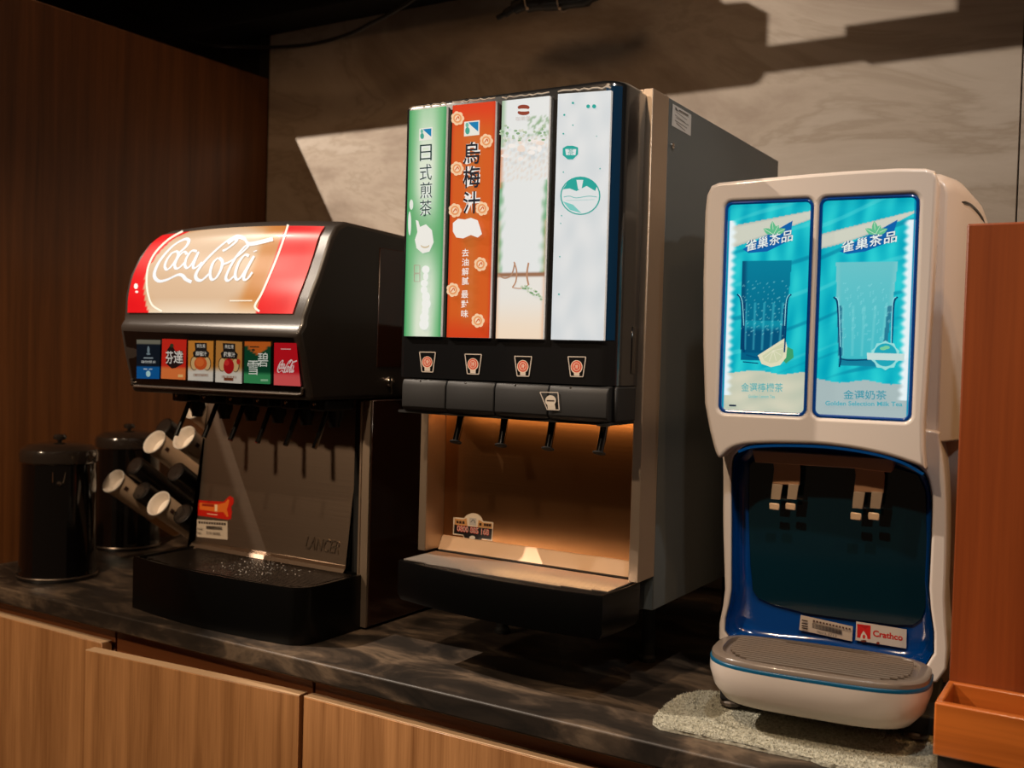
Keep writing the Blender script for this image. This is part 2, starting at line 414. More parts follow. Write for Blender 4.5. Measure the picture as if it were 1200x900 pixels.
cabinet(-1.3885, -0.9675, 'wood veneer base cabinet below the red cola dispenser, door slightly ajar', (-0.9700, 1.046, pl.x, pl.y))
cabinet(-0.9655, -0.45, 'wood veneer base cabinet right of the ajar door, below the tall dispenser')

# ================================================================== COLA DISPENSER
cola = thing('soda_dispenser', 'black six-valve soda dispenser with red and tan script marquee, left of the tall one', 'drink dispenser', (-1.18, 1.40, 0))
XL, XR = -1.367, -0.985
# right and left side profiles of the bonnet (y, z), from bottom front round to the back
P_R = [(1.074, .3500), (1.0565, .4100), (1.0455, .4435), (1.0560, .4560), (1.0570, .4665), (1.0700, .4950), (1.0840, .5220), (1.0970, .5520), (1.1080, .5800), (1.1200, .5970), (1.1400, .6065), (1.2100, .6045), (1.40, .598), (1.40, .3500)]
P_L = [(1.076, .3470), (1.0585, .4100), (1.0500, .4500), (1.0570, .4600), (1.0580, .4680), (1.0590, .4980), (1.0670, .5300), (1.0830, .5600), (1.1020, .5830), (1.1230, .5980), (1.1450, .6080), (1.2100, .6060), (1.40, .600), (1.40, .3470)]
def prof(t):   # t 0 left .. 1 right; swells slightly in the middle of the marquee
    k = 4*t*(1-t)
    return [((1-t)*a[0]+t*b[0]-(0.006*k if i < 12 else 0), (1-t)*a[1]+t*b[1]+(0.006*k if 7 < i < 12 else 0)) for i, (a, b) in enumerate(zip(P_L, P_R))]
b = MB(); rings = []
for k in range(17):
    t = k/16; x = XL+(XR-XL)*t
    rings.append([(x, y, z) for y, z in prof(t)])
b.loft(rings)
bonnet = b.build('bonnet', cola, BONNET, 0.006, 3, smooth=50)
def marq(u, v):    # u = X, v = 0..1 along the marquee part of the profile
    t = (u-XL)/(XR-XL); p = prof(t); v5 = v*5; i = max(0, min(4, int(math.floor(v5)))); q = v5-i; a, b_, c, e = p[3+i+(1 if i == 0 else 0)], p[4+i], p[5+i], p[6+i]
    if i == 0: a = (2*b_[0]-c[0], 2*b_[1]-c[1])
    if i == 4: e = (2*c[0]-b_[0], 2*c[1]-b_[1])
    g = lambda k: 0.5*(2*b_[k]+(c[k]-a[k])*q+(2*a[k]-5*b_[k]+4*c[k]-e[k])*q*q+(-a[k]+3*b_[k]-3*c[k]+e[k])*q**3)
    return Vector((u, g(0), g(1)))
MS = Surf(marq, None, (-1.18, 0.5))
# red marquee sheet with a pale oval glow of the tube behind it
mu0, mu1 = XL+0.012, XR-0.022
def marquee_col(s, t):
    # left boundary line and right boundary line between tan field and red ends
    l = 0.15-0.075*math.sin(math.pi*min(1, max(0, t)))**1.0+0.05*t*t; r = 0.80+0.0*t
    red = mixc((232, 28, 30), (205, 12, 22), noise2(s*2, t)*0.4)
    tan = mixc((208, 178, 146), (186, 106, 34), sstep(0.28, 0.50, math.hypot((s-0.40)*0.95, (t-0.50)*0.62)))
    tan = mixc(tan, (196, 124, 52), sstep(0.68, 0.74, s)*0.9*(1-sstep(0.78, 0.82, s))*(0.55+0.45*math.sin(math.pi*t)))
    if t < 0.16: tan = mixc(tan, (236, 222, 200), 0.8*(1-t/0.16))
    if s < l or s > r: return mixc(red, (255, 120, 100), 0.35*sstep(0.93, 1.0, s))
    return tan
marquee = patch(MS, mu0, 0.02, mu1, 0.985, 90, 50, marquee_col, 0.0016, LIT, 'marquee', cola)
d = Decal(MS, 0.0020, LIT)
def M5(x, y): return (150+x/5.0, 260+y/5.0)
WHT = (232, 238, 244)
d.stroke([M5(*p) for p in [(325, 60), (240, 110), (165, 185), (125, 265), (115, 350), (125, 430), (150, 490), (205, 525)]], 2.2, (250, 245, 225))
d.stroke([M5(*p) for p in [(942, 22), (915, 110), (875, 220), (825, 340), (785, 430), (755, 480), (750, 505), (775, 528)]], 2.4, (250, 245, 225))
def cola_script(dd, M, w, col):
    S = lambda pts, k=1.0, pen=35: dd.stroke([M(*p) for p in pts], w*k, col, pen)
    S([(300, 190), (345, 150), (362, 115), (335, 108), (270, 145), (205, 215), (168, 280), (162, 325), (188, 350), (235, 342), (295, 315), (325, 318), (345, 340), (378, 356)], 1.25)
    S([(262, 188), (235, 225), (222, 262), (232, 284), (255, 270), (282, 235), (300, 195), (290, 178), (262, 188)], 1.0)
    S([(352, 195), (335, 180), (305, 205), (282, 250), (285, 276), (308, 272), (345, 235)], 1.0)
    S([(410, 178), (380, 175), (350, 215), (340, 258), (355, 275), (385, 245), (420, 180), (395, 240), (388, 272), (405, 272), (440, 240)], 1.0)
    S([(560, 175), (590, 160), (640, 118), (628, 98), (575, 125), (500, 190), (440, 255), (405, 310), (410, 340), (440, 345), (480, 310)], 1.3)
    S([(590, 130), (640, 95), (685, 102), (712, 132), (760, 128), (855, 105)], 1.35, 100)
    S([(535, 215), (505, 245), (488, 300), (495, 340), (520, 335), (548, 290), (560, 240), (540, 215)], 1.1)
    S([(560, 255), (600, 240), (650, 205), (700, 160), (712, 140), (690, 150), (640, 210), (595, 290), (580, 335), (598, 348), (640, 310)], 1.1)
    S([(715, 205), (690, 200), (655, 245), (635, 310), (645, 342), (675, 320), (745, 205), (700, 290), (685, 338), (705, 340), (735, 300)], 1.1)
    S([(742, 180), (762, 172)], 0.6)
cola_script(d, M5, 3.5, WHT)
d.stroke([M5(603, 466), M5(735, 466)], 1.3, (245, 235, 215))
d.ell(161, 336, 2.3, 3.2, (255, 250, 240)); d.ell(162, 342.5, 1.8, 1.4, (255, 240, 230))  # two lamp glints painted on the left end of the marquee
d.build('script_and_glints', marquee)

# lower button panel
def butt(u, v):
    t = (u-XL)/(XR-XL); p = prof(t); a, b_ = p[0], p[2]
    return Vector((u, a[0]+(b_[0]-a[0])*v, a[1]+(b_[1]-a[1])*v))
BS = Surf(butt, None, (-1.18, 0.5))
patch(BS, XL+0.010, 0.10, XR-0.010, 0.93, 30, 3, lambda s, t: (17, 14, 13), 0.0012, mat('button_panel', (14, 11, 10), 0.16, coat=0.5), 'button_panel', cola)
b = MB()
pts = [BS.at(XL+0.010, 0.20, 0.003), BS.at(XL+0.010, 0.115, 0.003)]+[BS.at(XL+0.012+(XR-XL-0.03)*k/14, 0.095, 0.003) for k in range(15)]+[BS.at(XR-0.012, 0.11, 0.003), BS.at(XR-0.009, 0.20, 0.003)]
b.tube(pts, 0.0021, 8); b.build('rim', cola, mat('silver_rim', (160, 148, 138), 0.25, 0.9))
b = MB(); b.lathe([(0, .006), (.003, .005), (.0036, .002), (.0036, 0)], BS.at(XL+0.011, 0.12, 0.001), (0, -1, 0), 14); b.build('screw', cola, CHROME)

CARDS = [((162, 397.5), (190, 398), (188.5, 443.5), (162, 443)), ((192, 396.5), (220.5, 397.5), (219, 444.5), (190.5, 443)), ((222.5, 398.5), (252, 399), (251.3, 446.5), (222, 445)),
         ((255, 398.5), (285.5, 400), (285, 449), (254, 447)), ((288.5, 399.5), (319, 400), (318.5, 449.5), (287.5, 448)), ((323, 401), (349, 401.5), (354, 452), (322.5, 450.5))]
def card(i):
    a, b_, c, e = CARDS[i]
    co = [BS.uv(*e), BS.uv(*c), BS.uv(*b_), BS.uv(*a)]
    bg_ = [lambda s, t: (8, 92, 160) if t < 0.33-0.03*math.sin(s*3) else ((120, 118, 104) if t > 0.9 else (14, 26, 38)),
           lambda s, t: mixc((232, 124, 62), (214, 44, 30), sstep(0.26, 0.34, t)),
           lambda s, t: mixc((222, 214, 200), (206, 134, 52), sstep(0.22, 0.42, t+0.02*math.sin(s*9))),
           lambda s, t: mixc((222, 214, 200), (190, 130, 62), sstep(0.22, 0.42, t)),
           lambda s, t: (206, 102, 36) if t > 0.80+0.10*math.cos(s*6.3) else mixc((60, 150, 92), (14, 70, 44), sstep(0.2, 0.3, t)),
           lambda s, t: mixc((240, 96, 96), (206, 22, 34), sstep(0.22, 0.36, t))][i]
    o = patch(BS, 0, 0, 0, 0, 10, 24, bg_, 0.0030, DIMLIT, 'flavour_card', cola, corners=co)
    x0, y0 = a; W, H = b_[0]-a[0], e[1]-a[1]; sl = (b_[1]-a[1])/W
    def Q(s, t): return (x0+W*s+(0 if i < 5 else 2.5*t), y0+H*t+sl*W*s)
    def rq(dd, s0, t0, s1, t1, col): dd.poly([Q(s0, t0), Q(s1, t0), Q(s1, t1), Q(s0, t1)], col)
    def tx(dd, s, s0, t0, s1, t1, col, bold=0.0): dd.text(s, Q(s0, t1), Q(s1, t1), Q(s0, t0), col, bold)
    dd = Decal(BS, 0.0032, DIMLIT)
    if i == 0:
        dd.ell(*Q(.5, .26), 1.4, 4.5, (120, 140, 150)); dd.ell(*Q(.5, .36), 2.4, 1.2, (120, 140, 150)); rq(dd, .30, .45, .70, .48, (150, 164, 172)); tx(dd, '礦物質水', .2, .53, .82, .60, (220, 225, 225))
        rq(dd, .3, .74, .45, .76, (220, 235, 240)); rq(dd, .52, .74, .66, .76, (220, 235, 240)); dd.ell(*Q(.5, .87), 2.6, 3.6, (180, 226, 230))
    elif i == 1:
        dd.poly([Q(.2, .28), Q(.38, .12), Q(.55, .3), Q(.85, .28), Q(.88, .6), Q(.55, .72), Q(.4, .74), Q(.16, .62)], (40, 24, 22))
        tx(dd, '芬', .14, .30, .46, .62, (238, 232, 222), .01); tx(dd, '達', .48, .28, .86, .60, (238, 232, 222), .01)
        dd.ell(*Q(.4, .16), 2.2, 2.4, (50, 62, 40)); rq(dd, .66, .88, .86, .95, (240, 190, 120))
    elif i in (2, 3):
        dd.poly([Q(.26, .05), Q(.74, .05), Q(.74, .24), Q(.84, .3), Q(.8, .42), Q(.22, .42), Q(.18, .3), Q(.28, .24)], (34, 30, 28))
        tx(dd, '美粒果', .34, .08, .68, .18, (226, 220, 208)); tx(dd, '柳橙汁' if i == 2 else '蘋果汁', .3, .26, .74, .38, (238, 232, 220), .01)
        for sx in (-1, 1): dd.ell(*Q(.5+sx*.26, .57), 4.4, 8.2, (60, 46, 36)); dd.ell(*Q(.5+sx*.25, .57), 3.9, 7.4, (214, 176, 120))
        if i == 2: dd.ell(*Q(.5, .57), 7.4, 7.6, (204, 84, 34)); dd.ell(*Q(.47, .54), 5.0, 5.0, (222, 108, 48))
        else: dd.ell(*Q(.5, .60), 6.2, 9.0, (176, 24, 26)); dd.ell(*Q(.42, .52), 3.0, 3.4, (208, 50, 44)); dd.ell(*Q(.87, .48), 2.2, 3.2, (196, 40, 34))
        rq(dd, .2, .82, .82, .90, (196, 184, 168) if i == 2 else (206, 198, 184)); tx(dd, '橙汁飲料' if i == 2 else '蘋果飲料', .26, .83, .78, .89, (150, 84, 50))
        if i == 3: rq(dd, .32, .88, .68, .95, (120, 60, 34))
    elif i == 4:
        tx(dd, '雪', .12, .46, .54, .80, (236, 240, 230)); tx(dd, '碧', .50, .26, .90, .60, (236, 240, 230))
        rq(dd, .2, .11, .56, .14, (80, 50, 30)); dd.ell(*Q(.34, .2), 2.0, 1.4, (70, 50, 30))
        rq(dd, .62, .9, .9, .95, (150, 200, 160))
    else:
        cola_script(dd, lambda x, y: Q(.10+(x-160)/780*1.0, .40+(y-95)/260*.30), 1.05, (246, 226, 222)); rq(dd, .3, .13, .75, .15, (240, 190, 186))
    dd.build('print', o)
for i in range(6): card(i)

# body behind the bonnet, tray, splash plate
box('rear_body', XL+0.002, XR-0.006, 1.402, 1.76, 0.012, 0.600, GLOSSB, cola, 0.006, 2)
box('lower_body', XL+0.002, -1.002, 1.246, 1.402, 0.012, 0.349, BLACK, cola, 0.003, 2)
side = box('side_panel', -0.9985, XR, 1.208, 1.756, 0.004, 0.3480, mat('lacquer_brown_reflection', (48, 24, 14), 0.10, coat=1.0), cola, 0.0012, 1)  # warm reflections put into the lacquer as a brown tint
box('front_strip', -0.9995, XR-0.0008, 1.2040, 1.2078, 0.004, 0.347, STEELV, side)
b = MB(); b.tube([(-1.003, 1.2052, 0.08), (-1.003, 1.2052, 0.345)], 0.0022, 8); b.build('rod', cola, STEELV)
up = box('access_panel', XR-0.001, XR+0.0012, 1.2145, 1.60, 0.398, 0.5775, mat('lacquer_brown_reflection', (34, 18, 12), 0.12), cola, 0.0012, 1)
b = MB(); lk = Vector((XR+0.001, 1.2440, 0.3755)); b.lathe([(.0088, -.004), (.0088, .002), (.0074, .0052), (.0048, .0056), (.0044, .0036), (.0012, .0036), (0, .0036)], lk, (1, 0, 0), 20)
lock = b.build('lock', cola, CHROME)
b = MB(); b.obox(lk+Vector((.0062, 0, -.007)), (.0006, 0, 0), (0, .0022, 0), (0, 0, .012)); b.build('key', lock, CHROME, 0.0004, 1)

# drip tray with bowed front
bow = [(-1.367, 1.0842), (-1.28, 1.0712), (-1.206, 1.0660), (-1.11, 1.0674), (-1.0316, 1.0750), (-1.010, 1.083), (-0.9985, 1.099), (-0.996, 1.13), (-0.996, 1.213), (-1.367, 1.213)]
fr = catmull(bow[:8], 5)+[bow[8], bow[9]]
def lerp_ring(ring, cx, cy, k, z): return [(cx+(x-cx)*k, cy+(y-cy)*k, z) for x, y in ring]
b = MB(); cx, cy = -1.18, 1.15
b.loft([lerp_ring(fr, cx, cy, 1, 0.0005), lerp_ring(fr, cx, cy, 1, 0.079), lerp_ring(fr, cx, cy, .995, 0.083), lerp_ring(fr, cx, cy, .965, 0.083), lerp_ring(fr, cx, cy, .96, 0.076)])
tray = b.build('drip_tray', cola, mat('tray_black', (5, 5, 5), 0.3, spec=0.3), 0, smooth=40)
b = MB()
for k in range(22):
    y = 1.082+k*0.0056
    x0, x1 = -1.352, -1.012
    if k < 3: x0 += 0.07-0.025*k; x1 -= 0.03-0.01*k
    b.box(x0, x1, y, y+0.0026, 0.0765, 0.0812)
for k in range(9): b.box(-1.345+k*0.041, -1.3435+k*0.041, 1.088, 1.204, 0.0762, 0.0802)
b.build('grille', tray, mat('grille_dark', (46, 40, 36), 0.3, 0.6))
b = MB()
for k in range(150):
    p = onZ(random.gauss(310, 32), random.gauss(664, 6), 0.0815)
    if 1.085 < p.y < 1.2 and -1.34 < p.x < -1.02:
        r = random.uniform(.0003, .0009); b.lathe([(0, r*.7), (r*.8, r*.4), (r, 0)], p, (0, 0, 1), 6)
w = b.build('water_drops', tray, mat('water', (230, 225, 215), 0.05, spec=0.8)); w['kind'] = 'stuff'

# splash plate, leaning slightly, with a folded foot
b = MB()
sp = [(1.196, .0745), (1.206, .0865), (1.2140, .0900), (1.2385, .345)]
b.loft([[(x, y, z) for y, z in sp]+[(x, y+0.002, z) for y, z in reversed(sp)] for x in (-1.375+.003, -1.031)])
splash = b.build('splash_plate', cola, STEELD, 0.0005, 1, smooth=20)
box('bracket', -1.030, -1.001, 1.222, 1.2455, 0.03, 0.349, BLACKM, cola)
SP = Surf(lambda u, v: Vector((u, 1.2140+(v-.09)*(.0245/.255), v)), None, (-1.2, 0.2))
d = Decal(SP, 0.0003)
# red sticker with the orange squeezed-tube drawing, and a barcode label
d.poly([(232, 586), (262, 588), (267, 583), (270, 581), (274, 584), (274, 590), (271, 594), (272, 600), (271, 608), (267, 609), (232, 604)], (196, 30, 16))
d.poly([(234, 589), (256, 591), (264, 589), (267, 585), (269, 586), (268, 591), (266, 597), (268, 605), (266, 606), (262, 600), (254, 600), (234, 597)], (226, 112, 40))
d.poly([(237, 590), (251, 591), (251, 594), (237, 593)], (150, 40, 20)); d.poly([(252, 591), (255, 591.5), (255, 599.5), (252, 599)], (240, 210, 170))
d.text('0800 000 000', (242, 604), (257, 605.6), (242, 601.6), (240, 200, 170)) if False else None
d.poly([(243, 601.5), (255, 603), (255, 604), (243, 602.5)], (236, 190, 160))
d.poly([(231, 608.5), (267, 611), (267, 632.5), (231, 629)], (196, 182, 164))
for k in range(11): d.poly([(233+k*3, 610.6+.2*k), (235.2+k*3, 610.8+.2*k), (235.2+k*3, 613.6+.2*k), (233+k*3, 613.4+.2*k)], (60, 50, 44))
for k in range(18): d.poly([(242.5+k*1.05, 616+.06*k), (243.1+k*1.05, 616+.06*k), (243.1+k*1.05, 620+.06*k), (242.5+k*1.05, 620+.06*k)], (40, 32, 28))
d.text('S10 0005', (243, 626), (259, 627.5), (243, 622.5), (70, 60, 52)); d.text('H.K', (233, 621), (239, 621.4), (233, 618.4), (70, 60, 52)); d.text('No.', (233, 626), (238, 626.4), (233, 623), (70, 60, 52))
d.build('sticker', splash)
# embossed maker's name
vs, fs, _ = glyphs('LANCER', 0.0)
A, B, Cc = SP.uv(357.5, 643), SP.uv(397, 650), SP.uv(361, 628)
P0 = lambda x, y, o: SP.at(A[0]+(B[0]-A[0])*x+(Cc[0]-A[0])*y, A[1]+(B[1]-A[1])*x+(Cc[1]-A[1])*y, o)
from collections import Counter
edges = Counter()
for f in fs:
    for i in range(len(f)): edges[tuple(sorted((f[i], f[(i+1) % len(f)])))] += 1
n = len(vs); b = MB()
b.raw([P0(x, y, .0012) for x, y in vs]+[P0(x, y, .0001) for x, y in vs], list(fs)+[(e[0], e[1], e[1]+n, e[0]+n) for e, c in edges.items() if c == 1])
b.build('embossed_name', splash, STEEL, smooth=20)

# six valves: body, nozzle lever
for i, xv in enumerate((-1.300, -1.237, -1.179, -1.122, -1.065, -1.009)):
    b = MB(); b.box(xv-.0165, xv+.0165, 1.112, 1.175, .3335, .3500)
    vb = b.build('valve', cola, BLACK, 0.003, 2)
    b = MB(); b.lathe([(.0125, 0), (.0125, -.012), (.009, -.020), (.0085, -.026)], (xv, 1.15, .3345), (0, 0, 1), 16); b.build('nozzle', vb, BLACK)
    b = MB(); yb = 1.108; b.tube([(xv, 1.134, .334), (xv, 1.124, .312), (xv, yb, .280)], [.0036, .0038, .0040], 10)
    lv = b.build('lever', vb, GLOSSB)
    b = MB(); b.lathe([(0, .002), (.003, .001), (.003, 0)], (xv-.004, 1.1117, .3430), (0, -1, 0), 10); b.build('screw', vb, CHROME)

# ================================================================== TALL FOUR-FLAVOUR DISPENSER
tall = thing('drink_dispenser', 'tall black four-flavour drink dispenser with backlit banner panels, in the middle', 'drink dispenser', (-0.695, 1.45, 0))
TX0, TX1 = -0.8650, -0.5252
b = MB(); b.box(TX0+.001, TX1-.0006, 1.2185, 1.677, .098, .7535); casing = b.build('casing', tall, GREYSIDE, 0.0012, 1)
for x in (TX0+.05, TX1-.05):
    for y in (1.32, 1.64):
        b = MB(); b.lathe([(.012, .0005), (.012, .006), (.009, .010), (.009, .090), (.014, .0978)], (x, y, 0), (0, 0, 1), 16)
        b.build('leg', tall, BLACKM)
# steel front frame: two cheeks and a top cap
for s, (xa, xb) in enumerate(((TX0, TX0+.013), (TX1-.013, TX1))):
    box('frame_cheek', xa, xb, 1.1680, 1.2180, .1425, .7535, STEELV, tall, 0.0008, 1)
box('frame_top', TX0+.0135, TX1-.0135, 1.1685, 1.2178, .7475, .7530, STEELV, tall)
b = MB(); sp2 = [(1.2112, .1590), (1.2110, .1610), (1.2110, .3440)]
b.loft([[(x, y, z) for y, z in sp2]+[(x, y+.002, z) for y, z in reversed(sp2)] for x in (TX0+.0135, TX1-.0135)])
tsplash = b.build('splash_plate', tall, brushed('warm_brushed_steel', (176, 126, 82), 0.34, 'X'), 0, smooth=20)
b = MB(); sp3 = [(1.1980, .1415), (1.2000, .1435), (1.2080, .1590), (1.2108, .1600)]
b.loft([[(x, y, z) for y, z in sp3]+[(x, y+.002, z-.001) for y, z in reversed(sp3)] for x in (TX0+.0135, TX1-.0135)])
b.build('splash_lip', tall, mat('satin_lip', (206, 176, 146), 0.6, 0.35), 0, smooth=20)
# drip tray
yf = lambda x: 1.1010-.018*(1-((x+.6915)/.165)**2)-(x+.6915)*.05
ring = [(-.8530, 1.150)]+[(x, yf(x)) for x in [(-.8530+.0265*k/1) for k in range(13)]]+[(-.5300, 1.150), (-.5300, 1.186), (-.8530, 1.186)]
b = MB(); cx, cy = -.6915, 1.14
b.loft([lerp_ring(ring, cx, cy, .97, .086), lerp_ring(ring, cx, cy, 1, .094), lerp_ring(ring, cx, cy, 1, .1375), lerp_ring(ring, cx, cy, .99, .1395), lerp_ring(ring, cx, cy, .975, .1395), lerp_ring(ring, cx, cy, .97, .132)])
ttray = b.build('drip_tray', tall, mat('tray_black', (5, 5, 5), 0.3, spec=0.3), 0, smooth=40)
for k in range(17):
    y = 1.1010+k*.0051
    x0 = -.845; x1 = -.5375
    if k < 2: x0 += .10-.06*k; x1 -= .06-.04*k
    b = MB(); b.tube([(x0, y, .1402), (x1, y, .1402)], .0014, 6); b.build('grille_wire', ttray, mat('grille_steel', (212, 200, 188), 0.28, 0.9))
box('tray_support', -.845, -.538, 1.19, 1.2178, .1, .1415, BLACKM, tall)

# door with rounded uprights
def door_ring(z, k=0.0):
    x0, x1, y0, y1, r = -.8550+k, -.5335-k, 1.0985+k, 1.1650, .022
    out = [(x0, y1)]
    for a in range(6): t = R(180+90*a/5); out.append((x0+.012+.012*math.cos(t), y0+.012+.012*math.sin(t)))
    for a in range(8): t = R(270+90*a/7); out.append((x1-r+r*math.cos(t), y0+r+r*math.sin(t)))
    out.append((x1, y1)); return [(x, y, z+.004*(1-((x+.694)/.16)**2 if z > .7 else 0)) for x, y in out]
b = MB(); b.loft([door_ring(.388), door_ring(.7440), door_ring(.7480, .002), door_ring(.7495, .006)])
door = b.build('door', tall, mat('door_black', (20, 20, 21), 0.22, coat=0.7, bump=0.05, bscale=600), 0, smooth=50)
hg = box('latch', -.5345, -.5325, 1.1460, 1.1646, .4020, .4600, GLOSSB, door, 0.0008, 1)
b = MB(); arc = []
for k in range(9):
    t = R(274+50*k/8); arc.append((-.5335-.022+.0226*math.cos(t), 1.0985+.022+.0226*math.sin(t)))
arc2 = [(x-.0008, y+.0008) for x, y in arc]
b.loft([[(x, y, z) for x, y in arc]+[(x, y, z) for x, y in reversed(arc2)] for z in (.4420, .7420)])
b.build('corner_sheen', door, mat('blue_sheen', (4, 44, 74), 0.2, coat=0.8), smooth=60)  # blue reflected sheen on the door corner, put in as a coloured strip
# backlit banner panels
PN = [((479.5, 130), (522.5, 124.5), (517.5, 394.6), (474.5, 393.8)), ((529, 124), (580.5, 118.5), (574, 396.3), (525.5, 395)), ((588, 118.5), (643.5, 112.5), (637, 397.7), (582, 396.4)), ((653, 110.5), (716, 106), (707.5, 399), (647, 398))]
YP = 1.0945
PS = plane_y(YP)
def green_col(s, t):
    e = min(s, 1-s)
    c = mixc((96, 172, 112), (214, 226, 206), sstep(0.0, 0.42, e)*(0.5+0.5*math.sin(t*9+1.2)*0.6+0.3))
    c = mixc(c, (86, 160, 100), 0.6*sstep(0.16, 0.0, abs(t-0.52+0.12*s))); c = mixc(c, (224, 232, 216), 0.7*math.exp(-((s-.6)**2/.08+(t-.22)**2/.02)))
    return mixc(c, (52, 140, 84), 0.7*sstep(0.08, 0.0, e))
def orange_col(s, t):
    c = mixc((206, 92, 34), (198, 104, 44), sstep(0.2, 0.5, min(s, 1-s)))
    c = mixc(c, (214, 62, 28), sstep(0.86, 1.0, t)); c = mixc(c, (206, 66, 28), sstep(0.12, 0.0, t))
    return mixc(c, (196, 56, 26), 0.7*sstep(0.07, 0.0, min(s, 1-s)))
def white_col(s, t):
    c = (222, 226, 226)
    if t < 0.27: c = mixc((234, 214, 190), (226, 224, 218), sstep(0.0, 0.2, t))
    g = noise2(s*3, t*6)
    if 0.27 < t < 0.66: c = mixc(c, (112, 168, 124), sstep(0.16, 0.02, min(s, 1-s)+0.08*g))
    if t > 0.80: c = mixc(c, (150, 182, 148), 0.8*sstep(0.12, 0.02, s))
    if 0.84 < t < 0.92 and s > 0.55: c = mixc(c, (124, 160, 116), 0.75*sstep(0.45, 0.75, noise2(s*9, t*30)))
    if 0.66 < t < 0.84: c = mixc(c, (218, 196, 178), 0.45*sstep(0.5, 0.8, noise2(s*5+1, t*12)))
    if 0.63 < t < 0.80: c = mixc(c, (206, 128, 84), 0.8*sstep(0.08, 0.0, s))
    if t < 0.5: c = mixc(c, (214, 150, 106), 0.5*sstep(0.06, 0.0, min(s, 1-s)))
    if abs(t-0.268) < 0.006: c = (150, 110, 84)
    return c
def teal_col(s, t):
    return mixc((218, 222, 224), (206, 213, 217), noise2(s, t*2))
panels = []
for i, (q, fn) in enumerate(zip(PN, (green_col, orange_col, white_col, teal_col))):
    a, b_, c, e = [PS.uv(*p) for p in q]
    x0 = (a[0]+e[0])/2; x1 = (b_[0]+c[0])/2; z0 = (c[1]+e[1])/2; za, zb = a[1], b_[1]
    bb = MB(); vs = [(x0, z0), (x1, z0), (x1, zb), (x0, za)]
    bb.loft([[(x, YP+.0005, z) for x, z in vs], [(x, 1.099, z) for x, z in vs]])
    pn = bb.build('banner_panel', tall, mat('panel_edge', (235, 228, 220), 0.3, emit=0.25), 0, smooth=0)
    pn['label'] = ['backlit green tea banner panel', 'backlit orange plum juice banner panel', 'backlit white banner panel with herbs and cups', 'backlit white banner panel with round teal emblem'][i]
    patch(PS, 0, 0, 0, 0, 24, 110, fn, 0.0006, LIT, 'banner_print', pn, corners=[(x0, z0), (x1, z0), (x1, zb), (x0, za)])
    # wrinkled clear cover lip along the top
    tp = []
    for k in range(13):
        s = k/12; tp.append((x0+(x1-x0)*s, YP-.001+.0012*math.sin(k*2.1), za+(zb-za)*s+.0022+.0022*abs(math.sin(k*1.3+i))))
    panels.append(pn); b2 = MB(); b2.tube(tp, .0010, 6); b2.build('cover_lip', pn, mat('clear_lip', (190, 182, 172), 0.08, spec=0.9))
d = Decal(PS, 0.0008, LIT)
def logo(x, y, s):
    d.poly([(x, y+1), (x+19*s, y-1), (x+18.6*s, y+17*s), (x-.3, y+19*s)], (226, 226, 216)); d.poly([(x+5*s, y+1.6), (x+17.5*s, y+.6), (x+17.2*s, y+13*s), (x+9*s, y+6*s)], (22, 124, 176))
    d.ell(x+4*s, y+12*s, 2.8*s, 4.4*s, (70, 160, 140)); d.ell(x+3.6*s, y+5*s, 2*s, 3*s, (110, 180, 160))
logo(492, 150, .80)
DK = (40, 62, 60)
for k, ch in enumerate('日式煎茶'):
    x, y = 491.5+[0, 0, .5, 0][k], [170, 193, 214, 235][k]; h = 19
    d.text(ch, (x+1, y+h), (x+15, y+h-1), (x+1.2, y), (226, 232, 226), .05); d.text(ch, (x+1, y+h), (x+15, y+h-1), (x+1.2, y), DK, .0)
d.poly([(488, 258), (491, 259), (493, 266), (500, 263), (507, 270), (509, 284), (504, 295), (496, 297), (489, 291), (487, 281), (490, 272)], (232, 232, 226)); d.ell(499, 288, 5, 3, (206, 190, 160)); d.ell(499, 286, 5, 3, (232, 232, 226))
d.ell(483, 240, 2.2, 6, (222, 228, 220)); d.ell(481, 262, 1.8, 14, (222, 228, 220))
for y in (311, 321): d.stroke([(486.5, y), (493, y), (493, y+9), (486.5, y+9), (486.5, y)], .7, (170, 130, 120), n=1)
for k in range(9): d.ell(500+random.uniform(-2, 2), 316+k*8, random.uniform(3, 6), random.uniform(4, 7), (236, 239, 235))
d.build('lettering', panels[0])
# plum juice
d = Decal(PS, 0.0008, LIT); logo(544.5, 142, .95)
for k, ch in enumerate('烏梅汁'):
    x, y, h = 543, [167, 195, 225][k], 26
    d.text(ch, (x, y+h), (x+20, y+h-1), (x+.6, y), (236, 232, 226), .10); 
for k, ch in enumerate('烏梅汁'):
    x, y, h = 543, [167, 195, 225][k], 26
    d.text(ch, (x, y+h), (x+20, y+h-1), (x+.6, y), (34, 36, 44), .012)
def flower(x, y, r=7.5):
    for k in range(7): d.ell(x+r*.62*math.cos(k*.9), y+r*.66*math.sin(k*.9), r*.42, r*.46, (238, 200, 160))
    d.ell(x, y, r*.66, r*.72, (226, 150, 96)); d.ell(x, y, r*.42, r*.46, (240, 212, 178)); d.stroke([(x-2, y+2), (x+1, y-2), (x+2, y+1)], 1.2, (206, 96, 44))
for x, y in ((537, 139), (571, 165.5), (537, 198), (535, 247), (567, 245), (565.5, 310), (533.5, 340), (563, 376)): flower(x, y)
d.poly([(534, 262), (540, 257), (548, 258), (555, 256), (563, 259), (566, 268), (568, 275), (563, 279), (555, 276), (546, 280), (538, 279), (534, 272)], (234, 232, 228))
for k, ch in enumerate('去油解膩'): d.text(ch, (544.5, 301.5+k*11), (552.5, 301+k*11), (544.6, 292.5+k*11), (240, 236, 230), .008)
for k, ch in enumerate('最對味'): d.text(ch, (543.8, 350+k*11.3), (552, 349.6+k*11.3), (543.9, 341+k*11.3), (240, 236, 230), .008)
